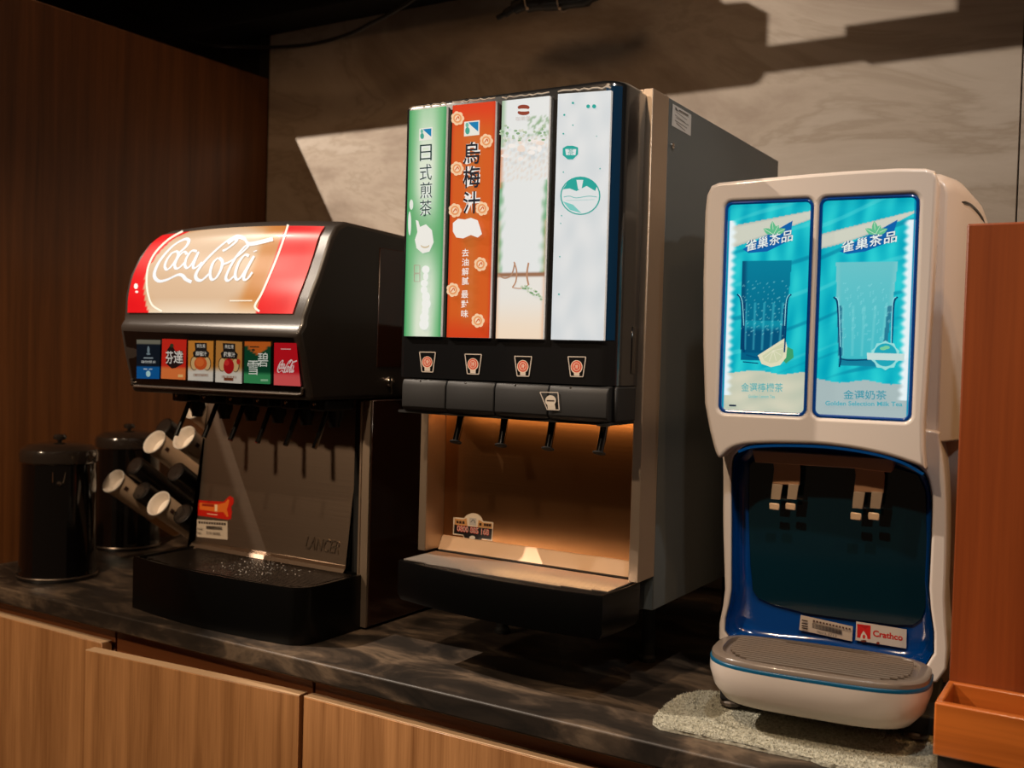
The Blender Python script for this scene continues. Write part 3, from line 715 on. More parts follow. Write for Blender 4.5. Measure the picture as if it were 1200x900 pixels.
d.build('lettering', panels[1]); d = Decal(PS, 0.0008, LIT)
# white coffee panel: bean mark, small words, cup outlines
d.ell(614, 126, 7, 3.2, (140, 62, 44)); d.ell(614, 132, 7, 3.2, (140, 62, 44)); d.ell(614, 129.2, 8, 1.7, (226, 226, 222)); d.text('咖樂堡', (605, 142), (622, 141), (605, 137), (196, 184, 178))
d.stroke([(584, 322), (592, 326), (600, 322), (604, 308)], 1.6, (170, 130, 104)); d.stroke([(603, 307), (606, 318), (605, 330), (601, 337)], 1.6, (180, 134, 104)); d.stroke([(620, 308), (618, 322), (620, 334)], 2.0, (180, 134, 104)); d.stroke([(601, 337), (611, 338), (620, 334)], 1.2, (190, 150, 124))
for k in range(26): d.ell(612+k*1.0+random.uniform(-1, 1), 335+k*.55+random.uniform(-3, 3), 1.6, 1.1, random.choice([(112, 150, 104), (150, 178, 140), (196, 204, 184)]))
for k in range(40): d.ell(random.uniform(590, 641), random.uniform(146, 168), random.uniform(1, 2.4), random.uniform(1, 2), random.choice([(130, 164, 124), (170, 190, 160), (206, 210, 196)]))
for k in range(14): d.ell(random.uniform(592, 638), random.uniform(165, 196), random.uniform(2, 5), random.uniform(2, 4), random.choice([(234, 226, 220), (230, 214, 202), (236, 232, 228)]))
d.build('artwork', panels[2]); d = Decal(PS, 0.0008, LIT)
# teal emblem panel
TE = (40, 160, 150)
d.ell(680.5, 229.5, 23.5, 22.5, TE); d.ell(680.5, 229.5, 22, 21.2, (214, 220, 222))
d.poly([(660, 222), (666, 213), (674, 209), (684, 208), (694, 211), (700, 218), (698, 224), (688, 218), (676, 224), (668, 221)], TE); d.poly([(660, 236), (668, 246), (682, 250), (672, 240)], (120, 196, 190)); d.poly([(676, 211), (684, 211), (682, 222), (678, 222)], (214, 220, 222))
d.stroke([(661, 231), (668, 230), (676, 232), (690, 230), (700, 231)], .9, (120, 186, 182)); d.stroke([(664, 235), (697, 234)], .5, (160, 204, 200))
d.poly([(660, 174), (665, 171), (672, 171), (678, 173), (678, 181), (672, 187), (666, 187), (660, 182)], TE); d.poly([(663, 175), (676, 175), (675, 182), (664, 182)], (214, 220, 222)); d.text('茶', (666, 182), (673, 182), (666, 175), TE)
for x, y, r in ((672, 121, 1.4), (662, 135, 1.2), (672, 147, .8), (661, 157, 1), (690, 125, 2.2), (697, 125, 2.4), (661, 202, .8), (704, 198, .8), (700, 160, .6), (659, 253, .8), (658, 262, .7), (657, 301, .8), (656, 345, 1)): d.ell(x, y, r, r, TE)
d.build('emblem', panels[3])

# valve covers and stickers
xs = [-.8440, -.7720, -.6970, -.6190, -.5380]
COV = mat('cover_black', (24, 23, 22), 0.5, bump=0.1, bscale=800)
for i in range(4):
    x0, x1 = xs[i]+.0006, xs[i+1]-.0006; rings = []
    for k in range(7):
        t = k/6; x = x0+(x1-x0)*t; e = .0022*(1-abs(2*t-1)**3)
        rings.append([(x, 1.163, .3440), (x, 1.1000-e, .3440), (x, 1.0945-e, .3490), (x, 1.0945-e, .3780), (x, 1.0970-e*.6, .3850), (x, 1.103, .3872), (x, 1.163, .3872)])
    b = MB(); b.loft(rings); vc = b.build('valve_cover', tall, COV, 0.0012, 2, smooth=40)
    b = MB(); b.lathe([(.0022, 0), (.0016, .001), (0, .0012)], (x0+.030, 1.0958, .3830), (0, -1, .3), 10); b.build('indicator', vc, CHROME)
box('cover_end', -.5378, -.5325, 1.108, 1.163, .3440, .3872, COV, tall, 0.004, 2)
box('underside_rail', -.853, -.536, 1.10, 1.165, .3405, .3437, BLACKM, tall)
b = MB(); b.tube([(-.858, 1.135, .3415), (-.838, 1.135, .3415)], .0016, 8); b.build('rail_end', tall, CHROME)
b = MB(); b.obox((-.5515, 1.112, .3395), (.007, 0, 0), (0, .005, 0), (0, 0, .0010)); b.build('cup_lamp', tall, mat('lamp_lens', (220, 215, 200), 0.3), 0.0004, 1)
for (dx, (tx_, ty_), (bx_, by_)) in ((0, (541, 484), (534, 518)), (1, (592, 487), (587, 522)), (2, (648, 490), (642, 526)), (3, (709, 494), (702, 531))):
    p0 = onY(tx_, ty_, 1.128); p1 = onY(bx_, by_, 1.113)
    b = MB(); b.tube([p0+Vector((0, .003, .012)), p0, p0*.5+p1*.5+Vector((0, .001, 0)), p1], [.0052, .0052, .0050, .0048], 12)
    lv = b.build('lever', tall, GLOSSB)
    b = MB(); b.lathe([(0, -.0008), (.008, -.0006), (.0082, .0006), (.005, .0016)], p1, (p0-p1).normalized(), 16); b.build('lever_pad', lv, BLACKM)
for x, y in ((501, 424.5), (554.5, 427), (613, 429.5), (676, 430)):
    sc = 1+(x-501)/1400; D1 = Decal(plane_y(1.0982), 0.0004)
    o = [(x-9*sc, y-12), (x+9.5*sc, y-11.6), (x+6.5*sc, y+11.5), (x-6.3*sc, y+11)]
    D1.stroke(o+[o[0]], 1.1, (200, 188, 176), n=1) if False else None
    for k in range(4): D1.stroke([o[k], o[(k+1) % 4]], 1.1, (196, 184, 172))
    D1.poly([(x-3.4, y+4), (x+3.4, y+4), (x+3.2, y+10.5), (x-3, y+10.2)], (214, 200, 186)); D1.ell(x, y, 6.2*sc, 7.0*sc, (228, 206, 186)); D1.ell(x, y-.3, 5.3*sc, 6.0*sc, (206, 70, 44)); D1.ell(x, y-.3, 3.9*sc, 4.5*sc, (230, 214, 196)); D1.ell(x, y-.3, 3.2*sc, 3.8*sc, (204, 80, 52)); D1.text('冷', (x-2.2, y+2.4), (x+2.2, y+2.4), (x-2.2, y-3), (236, 222, 206), .02)
    D1.build('cup_sticker', door)
D2 = Decal(plane_y(1.0920), 0.0003)
o = [(633, 459.5), (654, 460), (655.5, 480.5), (641.5, 480)]
for k in range(4): D2.stroke([o[k], o[(k+1) % 4]], 1.1, (190, 178, 166))
D2.poly([(641.5, 474), (650.5, 474), (651.5, 480), (642.5, 480)], (196, 184, 168)); D2.ell(645.5, 469.5, 6.3, 6.3, (204, 192, 176)); D2.poly([(641, 468.7), (650, 468.9), (650, 470.6), (641, 470.4)], (70, 60, 54))
D2.build('water_sticker', tall)
# hotline sticker on the splash plate
TS = plane_y(1.2110); d = Decal(TS, 0.0004)
outl = [(531.5, 606), (543, 607)]+[(554.5+11.8*math.cos(R(a)), 612.5-11.2*math.sin(R(a))) for a in range(150, 25, -15)]+[(566, 610.5), (578.5, 612), (577, 634), (566, 632.5)]+[(554, 626.5)][:0]+[(553.6+11*math.cos(R(a)), 627-10.3*math.sin(R(a))) for a in range(-25, -160, -15)]+[(543, 627.5), (531, 626.5)]
d.poly(outl, (226, 212, 192))
d.poly([(533, 607.6), (543.5, 608.6), (547, 607), (548, 616.5), (533, 614.8)], (206, 154, 98)); d.poly([(561, 609), (566, 612), (577, 613.4), (576.6, 619.6), (560, 617.5)], (206, 154, 98))
d.poly([(532.6, 614.6), (577, 619.8), (576, 632.6), (565.5, 631), (560, 635), (553, 636), (546, 633), (543, 626.5), (532.2, 625)], (26, 24, 24))
d.poly([(550.5, 606.5), (558.5, 607.5), (558.5, 616), (550.5, 615)], (190, 186, 182)); d.stroke([(552, 612), (555, 609), (557, 613)], .8, (90, 90, 92))
[d.poly([(x, 610+.1*(x-535)), (x+2.6, 610.2+.1*(x-535)), (x+2.6, 613.2+.1*(x-535)), (x, 613+.1*(x-535))], (60, 40, 28)) for x in (535.2, 538.6, 542.2, 562, 567.4, 570.4, 573.4)]
for c_, bo in (((240, 226, 214), .03), ((190, 30, 26), -.006)): d.text('0800 885 168', (536, 622.5), (573.5, 627.8), (536.2, 614.8), c_, bo)
d.ell(554, 630, 3.4, 2.4, (220, 214, 204)); d.stroke([(545, 631), (553, 636.3), (563, 632.5)], .7, (190, 180, 170))
d.build('sticker', tsplash)
# rating plate and screw on the right side
d = Decal(plane_x(TX1-.0006), 0.0004)
d.s.flip = 1
d.s.f = lambda u, v: Vector((TX1-.0006, u, v))
d.poly([(788, 121.5), (809.8, 134.5), (809, 159.5), (786.7, 147)], (206, 200, 192))
for k in range(6): d.stroke([(790.5+(k % 2)*1.5, 128+k*3.2), (806.5-(k % 3)*2, 137.5+k*3.2)], .7, (130, 124, 118))
d.stroke([(791, 126), (793, 130)], 1.2, (60, 56, 52)); d.stroke([(795, 129), (806, 135.5)], 1.2, (90, 84, 80))
d.build('rating_plate', casing)
b = MB(); b.lathe([(.0042, 0), (.004, .002), (.0016, .003), (0, .0016)], onX(787.5, 171, TX1-.0006), (1, 0, 0), 12); b.build('screw', casing, CHROME)

# small warm lamps of the tall dispenser's cup area
l = D.lights.new('cup_area_light', 'AREA'); l.energy = 0.11; l.color = (1, .55, .22); l.shape = 'RECTANGLE'; l.size = .28; l.size_y = .012
o = D.objects.new('cup_area_light', l); COL.objects.link(o); o.location = (-.695, 1.172, .3390); o.rotation_euler = (R(38), 0, 0)

# ================================================================== BLUE AND WHITE TWO-PANEL DISPENSER (local frame: u right, v back, z up)
BA = R(6.0); BO = Vector((-.33, 1.19, 0))
iced = thing('tea_dispenser', 'pearl white two-panel iced tea dispenser with blue cavity, on the right', 'drink dispenser', tuple(BO), None, True, BA)
BT = Matrix.Translation(BO) @ Matrix.Rotation(BA, 4, 'Z')
def PV(v0): return Surf(lambda u, v: Vector((u, v0, v)), BT, (0.0, 0.35))
S0 = PV(0.0)
def fnv(v0, sgn=1): return lambda x, y, dpt: Vector((x, v0+dpt, y))
TZ = lambda u: .6395-.006*(u/.13)**2*(1 if u < 0 else .2)
# hood outline with two rounded windows
hood = [(-.1205, .3700), (-.1250, .44), (-.1275, .52), (-.1278, .60), (-.1262, .620), (-.1210, .631), (-.1120, .6345)]
hood += [(u, .6345+.0065*math.sin((u+.112)/.235*math.pi*.62)) for u in (-.09, -.06, -.03, 0, .03, .06, .09)]
hood += [(.118, .6392), (.1275, .6360), (.1310, .6270), (.1300, .52), (.1262, .3600), (.1275, .3300), (.1300, .3085)]
arch = [(.118, .3128), (.100, .3180), (.080, .3222), (.050, .3262), (.016, .3282), (-.020, .3272), (-.050, .3252), (-.072, .3222), (-.086, .3170), (-.094, .3105), (-.100, .3050), (-.1055, .3120), (-.1135, .3380)]
hood += catmull(arch, 3)
W1 = rrect(-.1035, .3595, -.0005, .6110, .0085); W2 = rrect(.0060, .3595, .1130, .6115, .0085)
b = curve_shape([hood, W1, W2], .0215, .0045, fnv(.026))
shell = b.build('front_shell', iced, PEARL, 0, smooth=40, local=True)
# rear shell, flaring towards the back
def sec(v, xl, xr, zt, r=.03, z0=.03):
    out = [(xl, v, z0), (xl, v, zt-r)]
    for k in range(1, 6): t = R(180-90*k/6); out.append((xl+r+r*math.cos(t), v, zt-r+r*math.sin(t)))
    for k in range(0, 7): t = R(90-90*k/6); out.append((xr-r+r*math.cos(t), v, zt-r+r*math.sin(t)))
    out.append((xr, v, z0)); return out
# the upper rear body (solid) and the lower rear body behind the cavity
b = MB(); b.loft([sec(.0520, -.124, .1380, .638, .02, .335), sec(.065, -.127, .146, .6435, .022, .335), sec(.11, -.132, .1600, .6470, .03, .335), sec(.19, -.135, .1765, .6430, .04, .335), sec(.27, -.136, .1890, .625, .055, .335), sec(.33, -.136, .194, .590, .07, .335), sec(.37, -.134, .192, .53, .08, .335)])
b.build('rear_shell', iced, PEARL, 0.002, 2, smooth=50, local=True)
b = MB(); b.loft([sec(.1610, -.120, .1590, .3345, .002, .030), sec(.27, -.128, .176, .3345, .002, .030), sec(.37, -.128, .180, .3345, .002, .030)])
b.build('lower_shell', iced, PEARL, 0.002, 2, smooth=50, local=True)
# side handle groove: a dark recessed arc on the right side
b = MB(); pa = []
for k in range(12):
    q = k/11; vv = .085+.105*q; xr = .1524+(vv-.085)/.025*.0076 if vv < .11 else .160+(vv-.11)/.08*.0165
    zz = PV(vv).uv(1128+35*q, 236.5+8*q+18*q*q)[1]; pa.append((xr-.0006, vv, zz))
b.tube(pa, [.0004]+[.0022]*9+[.0014, .0004], 8); b.build('handle_groove', iced, GLOSSB, local=True)
# lower frame: legs of the U around the cavity (left thin, right wide)
def L3(x, y): return PV(.030).uv(x, y)
lowf = [(-.0985, .3020), (-.1120, .335), (-.118, .352), (.150, .352), (.1540, .25), (.1560, .16), (.1500, .0660), (-.0905, .0660), (-.1010, .16), (-.1060, .24)]
cav = catmull([(-.0935, .290), (-.088, .309), (-.066, .3225), (0, .3285), (.060, .3255), (.100, .3170), (.1260, .303), (.1350, .280), (.1368, .25), (.1365, .17), (.1360, .0800), (.020, .0760), (-.0880, .0780), (-.0890, .14), (-.0915, .22)], 4, True)
lowo = catmull([(-.1050, .300), (-.1120, .330), (-.105, .346), (0.0, .350), (.126, .350), (.1420, .335), (.1510, .27), (.1535, .16), (.1490, .0640), (.03, .0620), (-.0930, .0640), (-.0970, .14), (-.1020, .22)], 4, True)
b = curve_shape([lowo, cav], .0500, .003, fnv(.0900))
b.build('cavity_frame', iced, PEARL, 0, smooth=40, local=True)
# blue gloss liner
BLUE = mat('blue_gloss_liner', (2, 62, 132), 0.14, coat=0.7)
ins = [( .003+(x-.025)*1.006+.022, .207+(y-.207)*1.004) for x, y in cav]
ins = [(.024+(x-.024)*.990, .207+(y-.207)*.992) for x, y in cav]
rings = [[(x, .0385, y) for x, y in ins], [(x, .0500, y) for x, y in ins]]
for k, (vv, sc_) in enumerate(((.062, .985), (.070, .95), (.0735, .88))): rings.append([(.024+(x-.024)*sc_, vv, .205+(y-.205)*sc_) for x, y in ins])
b = MB(); b.loft(rings, True, False); nn = len(ins); b.f.append(tuple(range(4*nn, 5*nn))); b.mi.append(0)
liner = b.build('cavity_liner', iced, BLUE, 0, smooth=60, local=True)
b = MB(); ap = [(x, .0300, y-.0015) for x, y in catmull([(.126, .3010), (.105, .3120), (.080, .3190), (.050, .3232), (.016, .3252), (-.020, .3243), (-.050, .3222), (-.070, .3192), (-.084, .3130)], 4)]
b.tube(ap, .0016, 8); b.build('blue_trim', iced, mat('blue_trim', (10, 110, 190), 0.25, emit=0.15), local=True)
# window rims and printed sheets
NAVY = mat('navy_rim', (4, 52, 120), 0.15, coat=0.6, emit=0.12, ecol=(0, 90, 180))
for (x0, z0, x1, z1) in ((-.1035, .3595, -.0005, .6110), (.0060, .3595, .1130, .6115)):
    b = MB(); lp = rrect(x0+.0018, z0+.0018, x1-.0018, z1-.0018, .0075); lp.append(lp[0])
    b.tube([(x, .0035, z) for x, z in lp], .0019, 8); b.build('window_rim', iced, NAVY, local=True)
LT = (0, 178, 196); CREAM = (206, 210, 196)
def art(left):
    X0, X1, Y0, Y1 = (25, 355, 55, 860) if left else (372, 755, 35, 870)
    g = dict(top=275, bot=660, xl=88, xr=285, xlb=95, xrb=262) if left else dict(top=275, bot=675, xl=436, xr=690, xlb=462, xrb=650)
    ox = 0 if left else 370
    def f(s, t):
        x = X0+(X1-X0)*s; y = Y1-(Y1-Y0)*t
        c = mixc((0, 168, 192), (40, 206, 214), noise2(s*2.2, t*1.3))
        k = math.sin((y+0.30*x)*0.075+math.sin(x*.011+y*.004)*1.1)*(.5+.5*math.sin(x*.02+y*.05))
        c = mixc(c, (0, 126, 160), .6*sstep(.62, .95, k)); c = mixc(c, (110, 226, 228), .35*sstep(.6, .95, -k))
        xx = (x-X0)/(X1-X0)
        lo, hi = (232-110*xx, 142-52*xx) if left else (222-70*xx-60*xx*xx, 165-80*xx)
        if hi < y < lo: c = mixc(CREAM, (168, 176, 170), .6*sstep(.35, .5, abs((y-hi)/(lo-hi)-.5)))
        # glass
        if g['top'] < y < g['bot']:
            q = (y-g['top'])/(g['bot']-g['top']); a = g['xl']+(g['xlb']-g['xl'])*q; b_ = g['xr']+(g['xrb']-g['xr'])*q
            if a < x < b_:
                w = (x-a)/(b_-a)
                if left: base = mixc((0, 128, 158), (0, 96, 132), q) if q < .6 else mixc((10, 142, 168), (0, 84, 124), sstep(.64, .72, q))
                else: base = mixc((104, 196, 204), (60, 186, 200), q)
                if q < .5: base = mixc(base, (0, 70, 110) if left else (130, 206, 210), .8*sstep(.14, .04, w) if left else .6*sstep(.1, 0, min(w, 1-w)))
                if .42 < q < .9:
                    rib = abs(math.sin(w*math.pi*5)); base = mixc(base, (90, 206, 220) if left else (120, 210, 216), .45*sstep(.86, 1, rib))
                    if w < .09 or w > .92: base = mixc(base, (0, 60, 104), .8 if left else .5)
                if q > .93: base = mixc(base, (0, 104, 142), .7)
                if .2 < q < .75 and noise2(x*.9, y*.8) > .93: base = mixc(base, (150, 226, 232), .6)
                c = base
        bt = 705 if left else 735
        if y > bt+6*math.sin(x*.03): c = mixc((212, 212, 190), (192, 200, 180), noise2(s, t*4)) if left else (168, 188, 190)
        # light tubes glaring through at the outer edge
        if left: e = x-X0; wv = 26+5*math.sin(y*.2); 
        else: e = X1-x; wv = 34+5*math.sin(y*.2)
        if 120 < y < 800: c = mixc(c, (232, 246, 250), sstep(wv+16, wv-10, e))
        if e < 9: c = (0, 150, 190)
        return c
    return f
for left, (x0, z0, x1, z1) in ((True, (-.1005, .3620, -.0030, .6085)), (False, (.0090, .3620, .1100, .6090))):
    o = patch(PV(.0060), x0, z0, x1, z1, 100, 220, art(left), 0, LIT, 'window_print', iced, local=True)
    o['label'] = 'backlit lemon tea picture window' if left else 'backlit milk tea picture window'
    d = Decal(PV(.0060), 0.0002, LIT)
    def Z(x, y): return (840+x/3.216, 220+y/3.216)
    q = 0 if left else 1
    if left: sw = [(98, 232), (150, 200), (215, 165), (286, 124), (280, 168), (262, 205), (190, 240), (120, 246)]
    else: sw = [(462, 240), (520, 205), (590, 172), (682, 120), (668, 165), (640, 208), (560, 240), (490, 250)]
    d.poly([Z(*p) for p in sw], (10, 98, 172))
    lx, ly = (218, 150) if left else (602, 150)
    for ang, ln in ((95, 46), (150, 40), (25, 46), (60, 36)):
        ca, sa = math.cos(R(ang)), math.sin(R(ang)); wv = 11
        b0 = (lx-4, ly+26); pts = []
        for k in range(9): tt = k/8; ww = wv*math.sin(math.pi*tt); pts.append((b0[0]+ca*ln*tt*1.1-sa*ww, b0[1]-sa*ln*tt*1.1-ca*ww))
        for k in range(7, 0, -1): tt = k/8; ww = -wv*math.sin(math.pi*tt); pts.append((b0[0]+ca*ln*tt*1.1-sa*ww, b0[1]-sa*ln*tt*1.1-ca*ww))
        d.poly([Z(*p) for p in pts], (96, 190, 140)); d.stroke([Z(*b0), Z(b0[0]+ca*ln, b0[1]-sa*ln)], .5, (214, 236, 214))
    X = [107, 152, 197, 244] if left else [468, 522, 574, 630]; wd_ = 42 if left else 48
    for k, ch in enumerate('雀巢茶品'):
        yb = 242-k*11 if left else 246-k*11
        for c_, bo in (((4, 60, 120), .06), ((232, 240, 236), .012)): d.text(ch, Z(X[k], yb), Z(X[k]+wd_, yb-9), Z(X[k]+3, yb-42), c_, bo)
    if left:
        c0 = (212, 628); pts = [(c0[0]+62*math.cos(R(a-28)), c0[1]-62*math.sin(R(a-28))*.82) for a in range(180, 361, 12)]
        pts = [(x+14, y-18) for x, y in pts]
        d.poly([Z(238, 640), Z(268, 600), Z(288, 610), Z(290, 640), Z(262, 662)], (60, 160, 110))
        d.poly([Z(*p) for p in [(155, 632), (205, 600), (258, 566), (266, 600), (262, 640), (240, 668), (205, 676), (170, 664)]], (224, 222, 190)); d.poly([Z(*p) for p in [(172, 634), (212, 606), (250, 584), (254, 610), (248, 640), (230, 656), (204, 662), (180, 652)]], (206, 212, 176))
        for e_ in ((180, 642), (198, 655), (225, 652), (244, 632), (250, 606)): d.stroke([Z(214, 614), Z(*e_)], .6, (232, 230, 206))
        d.text('金選檸檬茶', Z(93, 768), Z(250, 770), Z(93, 735), (92, 176, 180), .008); d.text('Golden Lemon Tea', Z(120, 792), Z(220, 793), Z(120, 780), (120, 190, 188), .02)
        d.stroke([Z(48, 820), Z(74, 821)], 2, (0, 30, 60)); 
        for sx, sgn in ((92, 1), (268, -1)): d.stroke([Z(sx-14*sgn, 402), Z(sx, 425), Z(sx+6*sgn, 520), Z(sx+12*sgn, 620)], 1.8, (0, 62, 108)); d.stroke([Z(sx-8*sgn, 402), Z(sx+5*sgn, 428), Z(sx+11*sgn, 520)], .8, (150, 226, 236))
        d.stroke([Z(112, 630), Z(150, 640), Z(160, 640)], 1.6, (0, 80, 124)); d.stroke([Z(100, 656), Z(158, 662)], 1.2, (0, 62, 108))
    else:
        for sx, sgn in ((455, 1), (668, -1)): d.stroke([Z(sx-14*sgn, 412), Z(sx, 435), Z(sx+6*sgn, 540), Z(sx+12*sgn, 650)], 2.2, (0, 62, 108)); d.stroke([Z(sx-8*sgn, 412), Z(sx+5*sgn, 438), Z(sx+11*sgn, 600)], .9, (150, 226, 236))
        d.stroke([Z(470, 645), Z(500, 650), Z(570, 648)], 1.8, (0, 70, 110)); d.stroke([Z(462, 676), Z(468, 650)], 1.6, (0, 52, 98))
        star = [(636+(56 if k % 2 else 49)*math.cos(k*math.pi/10), 632-(56 if k % 2 else 49)*math.sin(k*math.pi/10)) for k in range(20)]
        d.poly([Z(*p) for p in star], (150, 222, 222)); d.ell(*Z(636, 630), 13.5, 13.5, (30, 168, 188)); d.poly([Z(566, 622), Z(708, 626), Z(706, 652), Z(568, 648)], (196, 222, 220)); d.ell(*Z(628, 606), 4, 2, (120, 206, 160)); d.ell(*Z(640, 602), 4, 2, (120, 206, 160))
        d.text('金選奶茶', Z(478, 797), Z(640, 799), Z(478, 762), (54, 150, 170), .008); d.text('Golden Selection Milk Tea', Z(410, 820), Z(700, 824), Z(410, 803), (74, 168, 184), .02)
    d.build('lettering', o, True)
# metal rail and two forked cup brackets
def PX(x, y, v): return PV(v).at(*PV(v).uv(x, y))
def slab(name, pxs, v, th, mt, parent, bev=.0006):
    pts = [PX(x, y, v) for x, y in pxs]; b = MB()
    b.loft([pts, [p+Vector((0, th, 0)) for p in pts]]); return b.build(name, parent, mt, bev, 1, local=True, smooth=20)
rail = slab('valve_rail', [(881, 527), (1046, 538), (1048, 546), (1044, 554), (1000, 549), (885, 542)], .049, .018, BRONZE, iced, .001)
for fx, fy, sc_ in ((0, 0, 1.0), (95.5, 6.5, 1.10)):
    def F(x, y): return (905+fx+(x-905)*sc_, 543+fy+(y-543)*sc_)
    k = slab('cup_bracket', [F(906, 543), F(937, 544), F(938, 550), F(937, 569), F(905, 567), F(907, 550)], .050, .002, BRONZE, iced)
    for x0 in (903, 922):
        slab('prong', [F(x0+2, 567), F(x0+14, 568), F(x0+11.5, 586), F(x0+0, 585)], .047, .002, mat('prong_metal', (214, 190, 164), 0.4, 0.35), k)
        slab('prong_tip', [F(x0-1.5, 589), F(x0+10, 590.5), F(x0+10, 598.5), F(x0-2, 597)], .043, .003, mat('bright_tip', (236, 200, 160), 0.4, 0.3), k, .001)
    b = MB(); b.lathe([(.008, .004), (.008, -.006), (.005, -.014)], PX(921+fx*1.0, 556+fy, .060), (0, 0, 1), 16); b.build('valve', iced, GLOSSB, local=True)
b = slab('shaded_back_plate', [(878, 545), (877, 600), (879, 660), (882, 692), (888, 701), (903, 708), (943, 719), (1001, 727), (1050, 733), (1070, 733), (1080, 726), (1085, 712), (1087, 640), (1085, 575), (1076, 556), (1040, 545), (960, 534), (890, 532)], .0700, .0030, mat('shaded_teal', (6, 40, 52), 0.12, coat=1.0), iced, .0008)  # dark sheet stands for the unlit deep back of the cavity
# stickers on the blue liner
d = Decal(PV(.0375), 0.0)
d2 = PV(.0690)
d = Decal(d2, 0.0004)
def tilt(p): return p
d.poly([(938.5, 720.5), (999.5, 734), (998.5, 751.5), (936.5, 738)], (206, 188, 168))
for k in range(26): d.poly([(952+k*1.35, 730+.3*k), (952.8+k*1.35, 730.2+.3*k), (952.8+k*1.35, 736+.3*k), (952+k*1.35, 735.8+.3*k)], (50, 36, 30))
for k in range(12): d.poly([(953+k*3.8, 726+.85*k), (955.4+k*3.8, 726.5+.85*k), (955.4+k*3.8, 728.7+.85*k), (953+k*3.8, 728.2+.85*k)], (90, 62, 48))
for yy in (726, 729.5, 732.5, 735): d.stroke([(940, yy), (947, yy+1.5)], 1.4, (60, 42, 36))
d.text('0023 3712', (958, 741), (981, 746), (958, 738.3), (60, 42, 36))
d.build('sticker', liner, True); d = Decal(d2, 0.0004)
d.poly([(1003.5, 728), (1062.5, 737.5), (1062, 760), (1002.5, 750)], (212, 202, 190))
d.poly([(1004.5, 731), (1020.5, 733), (1020, 749), (1004.5, 747)], (214, 30, 26)); d.poly([(1012, 739), (1016, 745), (1017, 750), (1008, 749), (1009, 744)], (226, 216, 200)); d.ell(1012.5, 746, 1.6, 2.4, (214, 40, 30)); d.poly([(1006, 732), (1019, 733.5), (1014, 737)], (190, 24, 24))
d.text('Crathco', (1023, 745.5), (1058, 751), (1023, 738), (206, 40, 34), .03)
d.ell(1012, 751, 3.5, 1.2, (110, 50, 30)); d.ell(1029, 753.5, 1.8, 1.6, (130, 50, 34))
d.build('sticker', liner, True)

# drip tray: pearl bowl, blue line, grey rim and ridged grille
def tring(k, z, kv=1.0, n=48):
    out = []
    for i in range(n):
        a = 2*math.pi*i/n; ca, sa = math.cos(a), math.sin(a)
        x = .0275+.1195*k*abs(ca)**.55*(1 if ca > 0 else -1)
        y = -.018+(.076*kv if sa < 0 else .050)*k*abs(sa)**.62*(1 if sa > 0 else -1)
        out.append((x, y, z))
    return out
b = MB(); b.loft([tring(.70, .0360), tring(.86, .0385), tring(.955, .0520), tring(1.0, .0700), tring(1.0, .0800)])
b.build('tray_bowl', iced, PEARL, 0, smooth=60, local=True)
b = MB(); b.loft([tring(1.0, .0801), tring(1.002, .0835), tring(.99, .0845)]); b.build('tray_line', iced, mat('teal_line', (6, 78, 112), 0.3), 0, smooth=60, local=True)
GREYR = mat('warm_grey_plastic', (112, 100, 90), 0.3, coat=0.3)
b = MB(); b.loft([tring(.99, .0846), tring(.985, .0890), tring(.955, .0910), tring(.89, .0912), tring(.875, .0890), tring(.87, .0870)]); b.build('tray_rim', iced, GREYR, 0, smooth=50, local=True)
tr = None
for k in range(13):
    v = -.074+k*.0078; kk = 1-max(0, (-.030-v)/.044)**2*.28
    b = MB(); b.tube([(.0275-.098*kk, v, .0892), (.0275+.098*kk, v, .0892)], .0019, 6); b.build('grille_bar', iced, mat('grille_grey', (132, 118, 106), 0.3, 0.5), local=True)
box('base', -.09, .15, .0, .30, .014, .036, BLACKM, iced, .003, 2, local=True)
for u in (-.078, .130):
    for v in (.012, .27):
        b = MB(); zf = .0080 if v < .1 else .0006; b.lathe([(.0001, zf), (.013, zf), (.0135, zf+.004), (.010, .015)], (u, v, 0), (0, 0, 1), 20); b.build('foot', iced, mat('clear_grey_rubber', (96, 86, 78), 0.4), local=True)
# rubber feet stand on the towel, so the machine is lifted by the towel's thickness at the front

# ================================================================== TOWEL
tw = thing('towel', 'grey terry towel lying flat in front of the white tea dispenser', 'towel', (-.33, 1.14, 0))
corn = [(-.4660, 1.0880), (-.4900, 1.1450), (-.4760, 1.1720), (-.20, 1.2020), (-.165, 1.205), (-.165, 1.045), (-.265, 1.0560), (-.335, 1.0840), (-.40, 1.0800)]
def inside(x, y, poly):
    c = False; n = len(poly)
    for i in range(n):
        (x1, y1), (x2, y2) = poly[i], poly[(i+1) % n]
        if (y1 > y) != (y2 > y) and x < (x2-x1)*(y-y1)/(y2-y1)+x1: c = not c
    return c
outline = catmull([(onZ(x, y).x, onZ(x, y).y) for x, y in ((765, 850), (790, 822), (812, 815), (838, 814), (900, 832), (1000, 850), (1097, 868), (1110, 930), (1090, 960), (1000, 908), (966, 899), (950, 893), (910, 885), (860, 874), (810, 864))], 6, True)
tri = tessellate_polygon([[Vector((x, y, 0)) for x, y in outline]])
b = MB(); n = len(outline)
jit = [(x+random.uniform(-.0012, .0012), y+random.uniform(-.0012, .0012)) for x, y in outline]
b.raw([(x, y, .0042) for x, y in jit]+[(x, y, .0005) for x, y in jit], list(tri)+[(i, (i+1) % n, (i+1) % n+n, i+n) for i in range(n)])
TERRY = mat('terry_cloth', (178, 176, 160), 0.95, bump=1.0, bscale=260, var=0.3)
b.build('cloth', tw, TERRY, smooth=30)
b = MB(); random.seed(3)
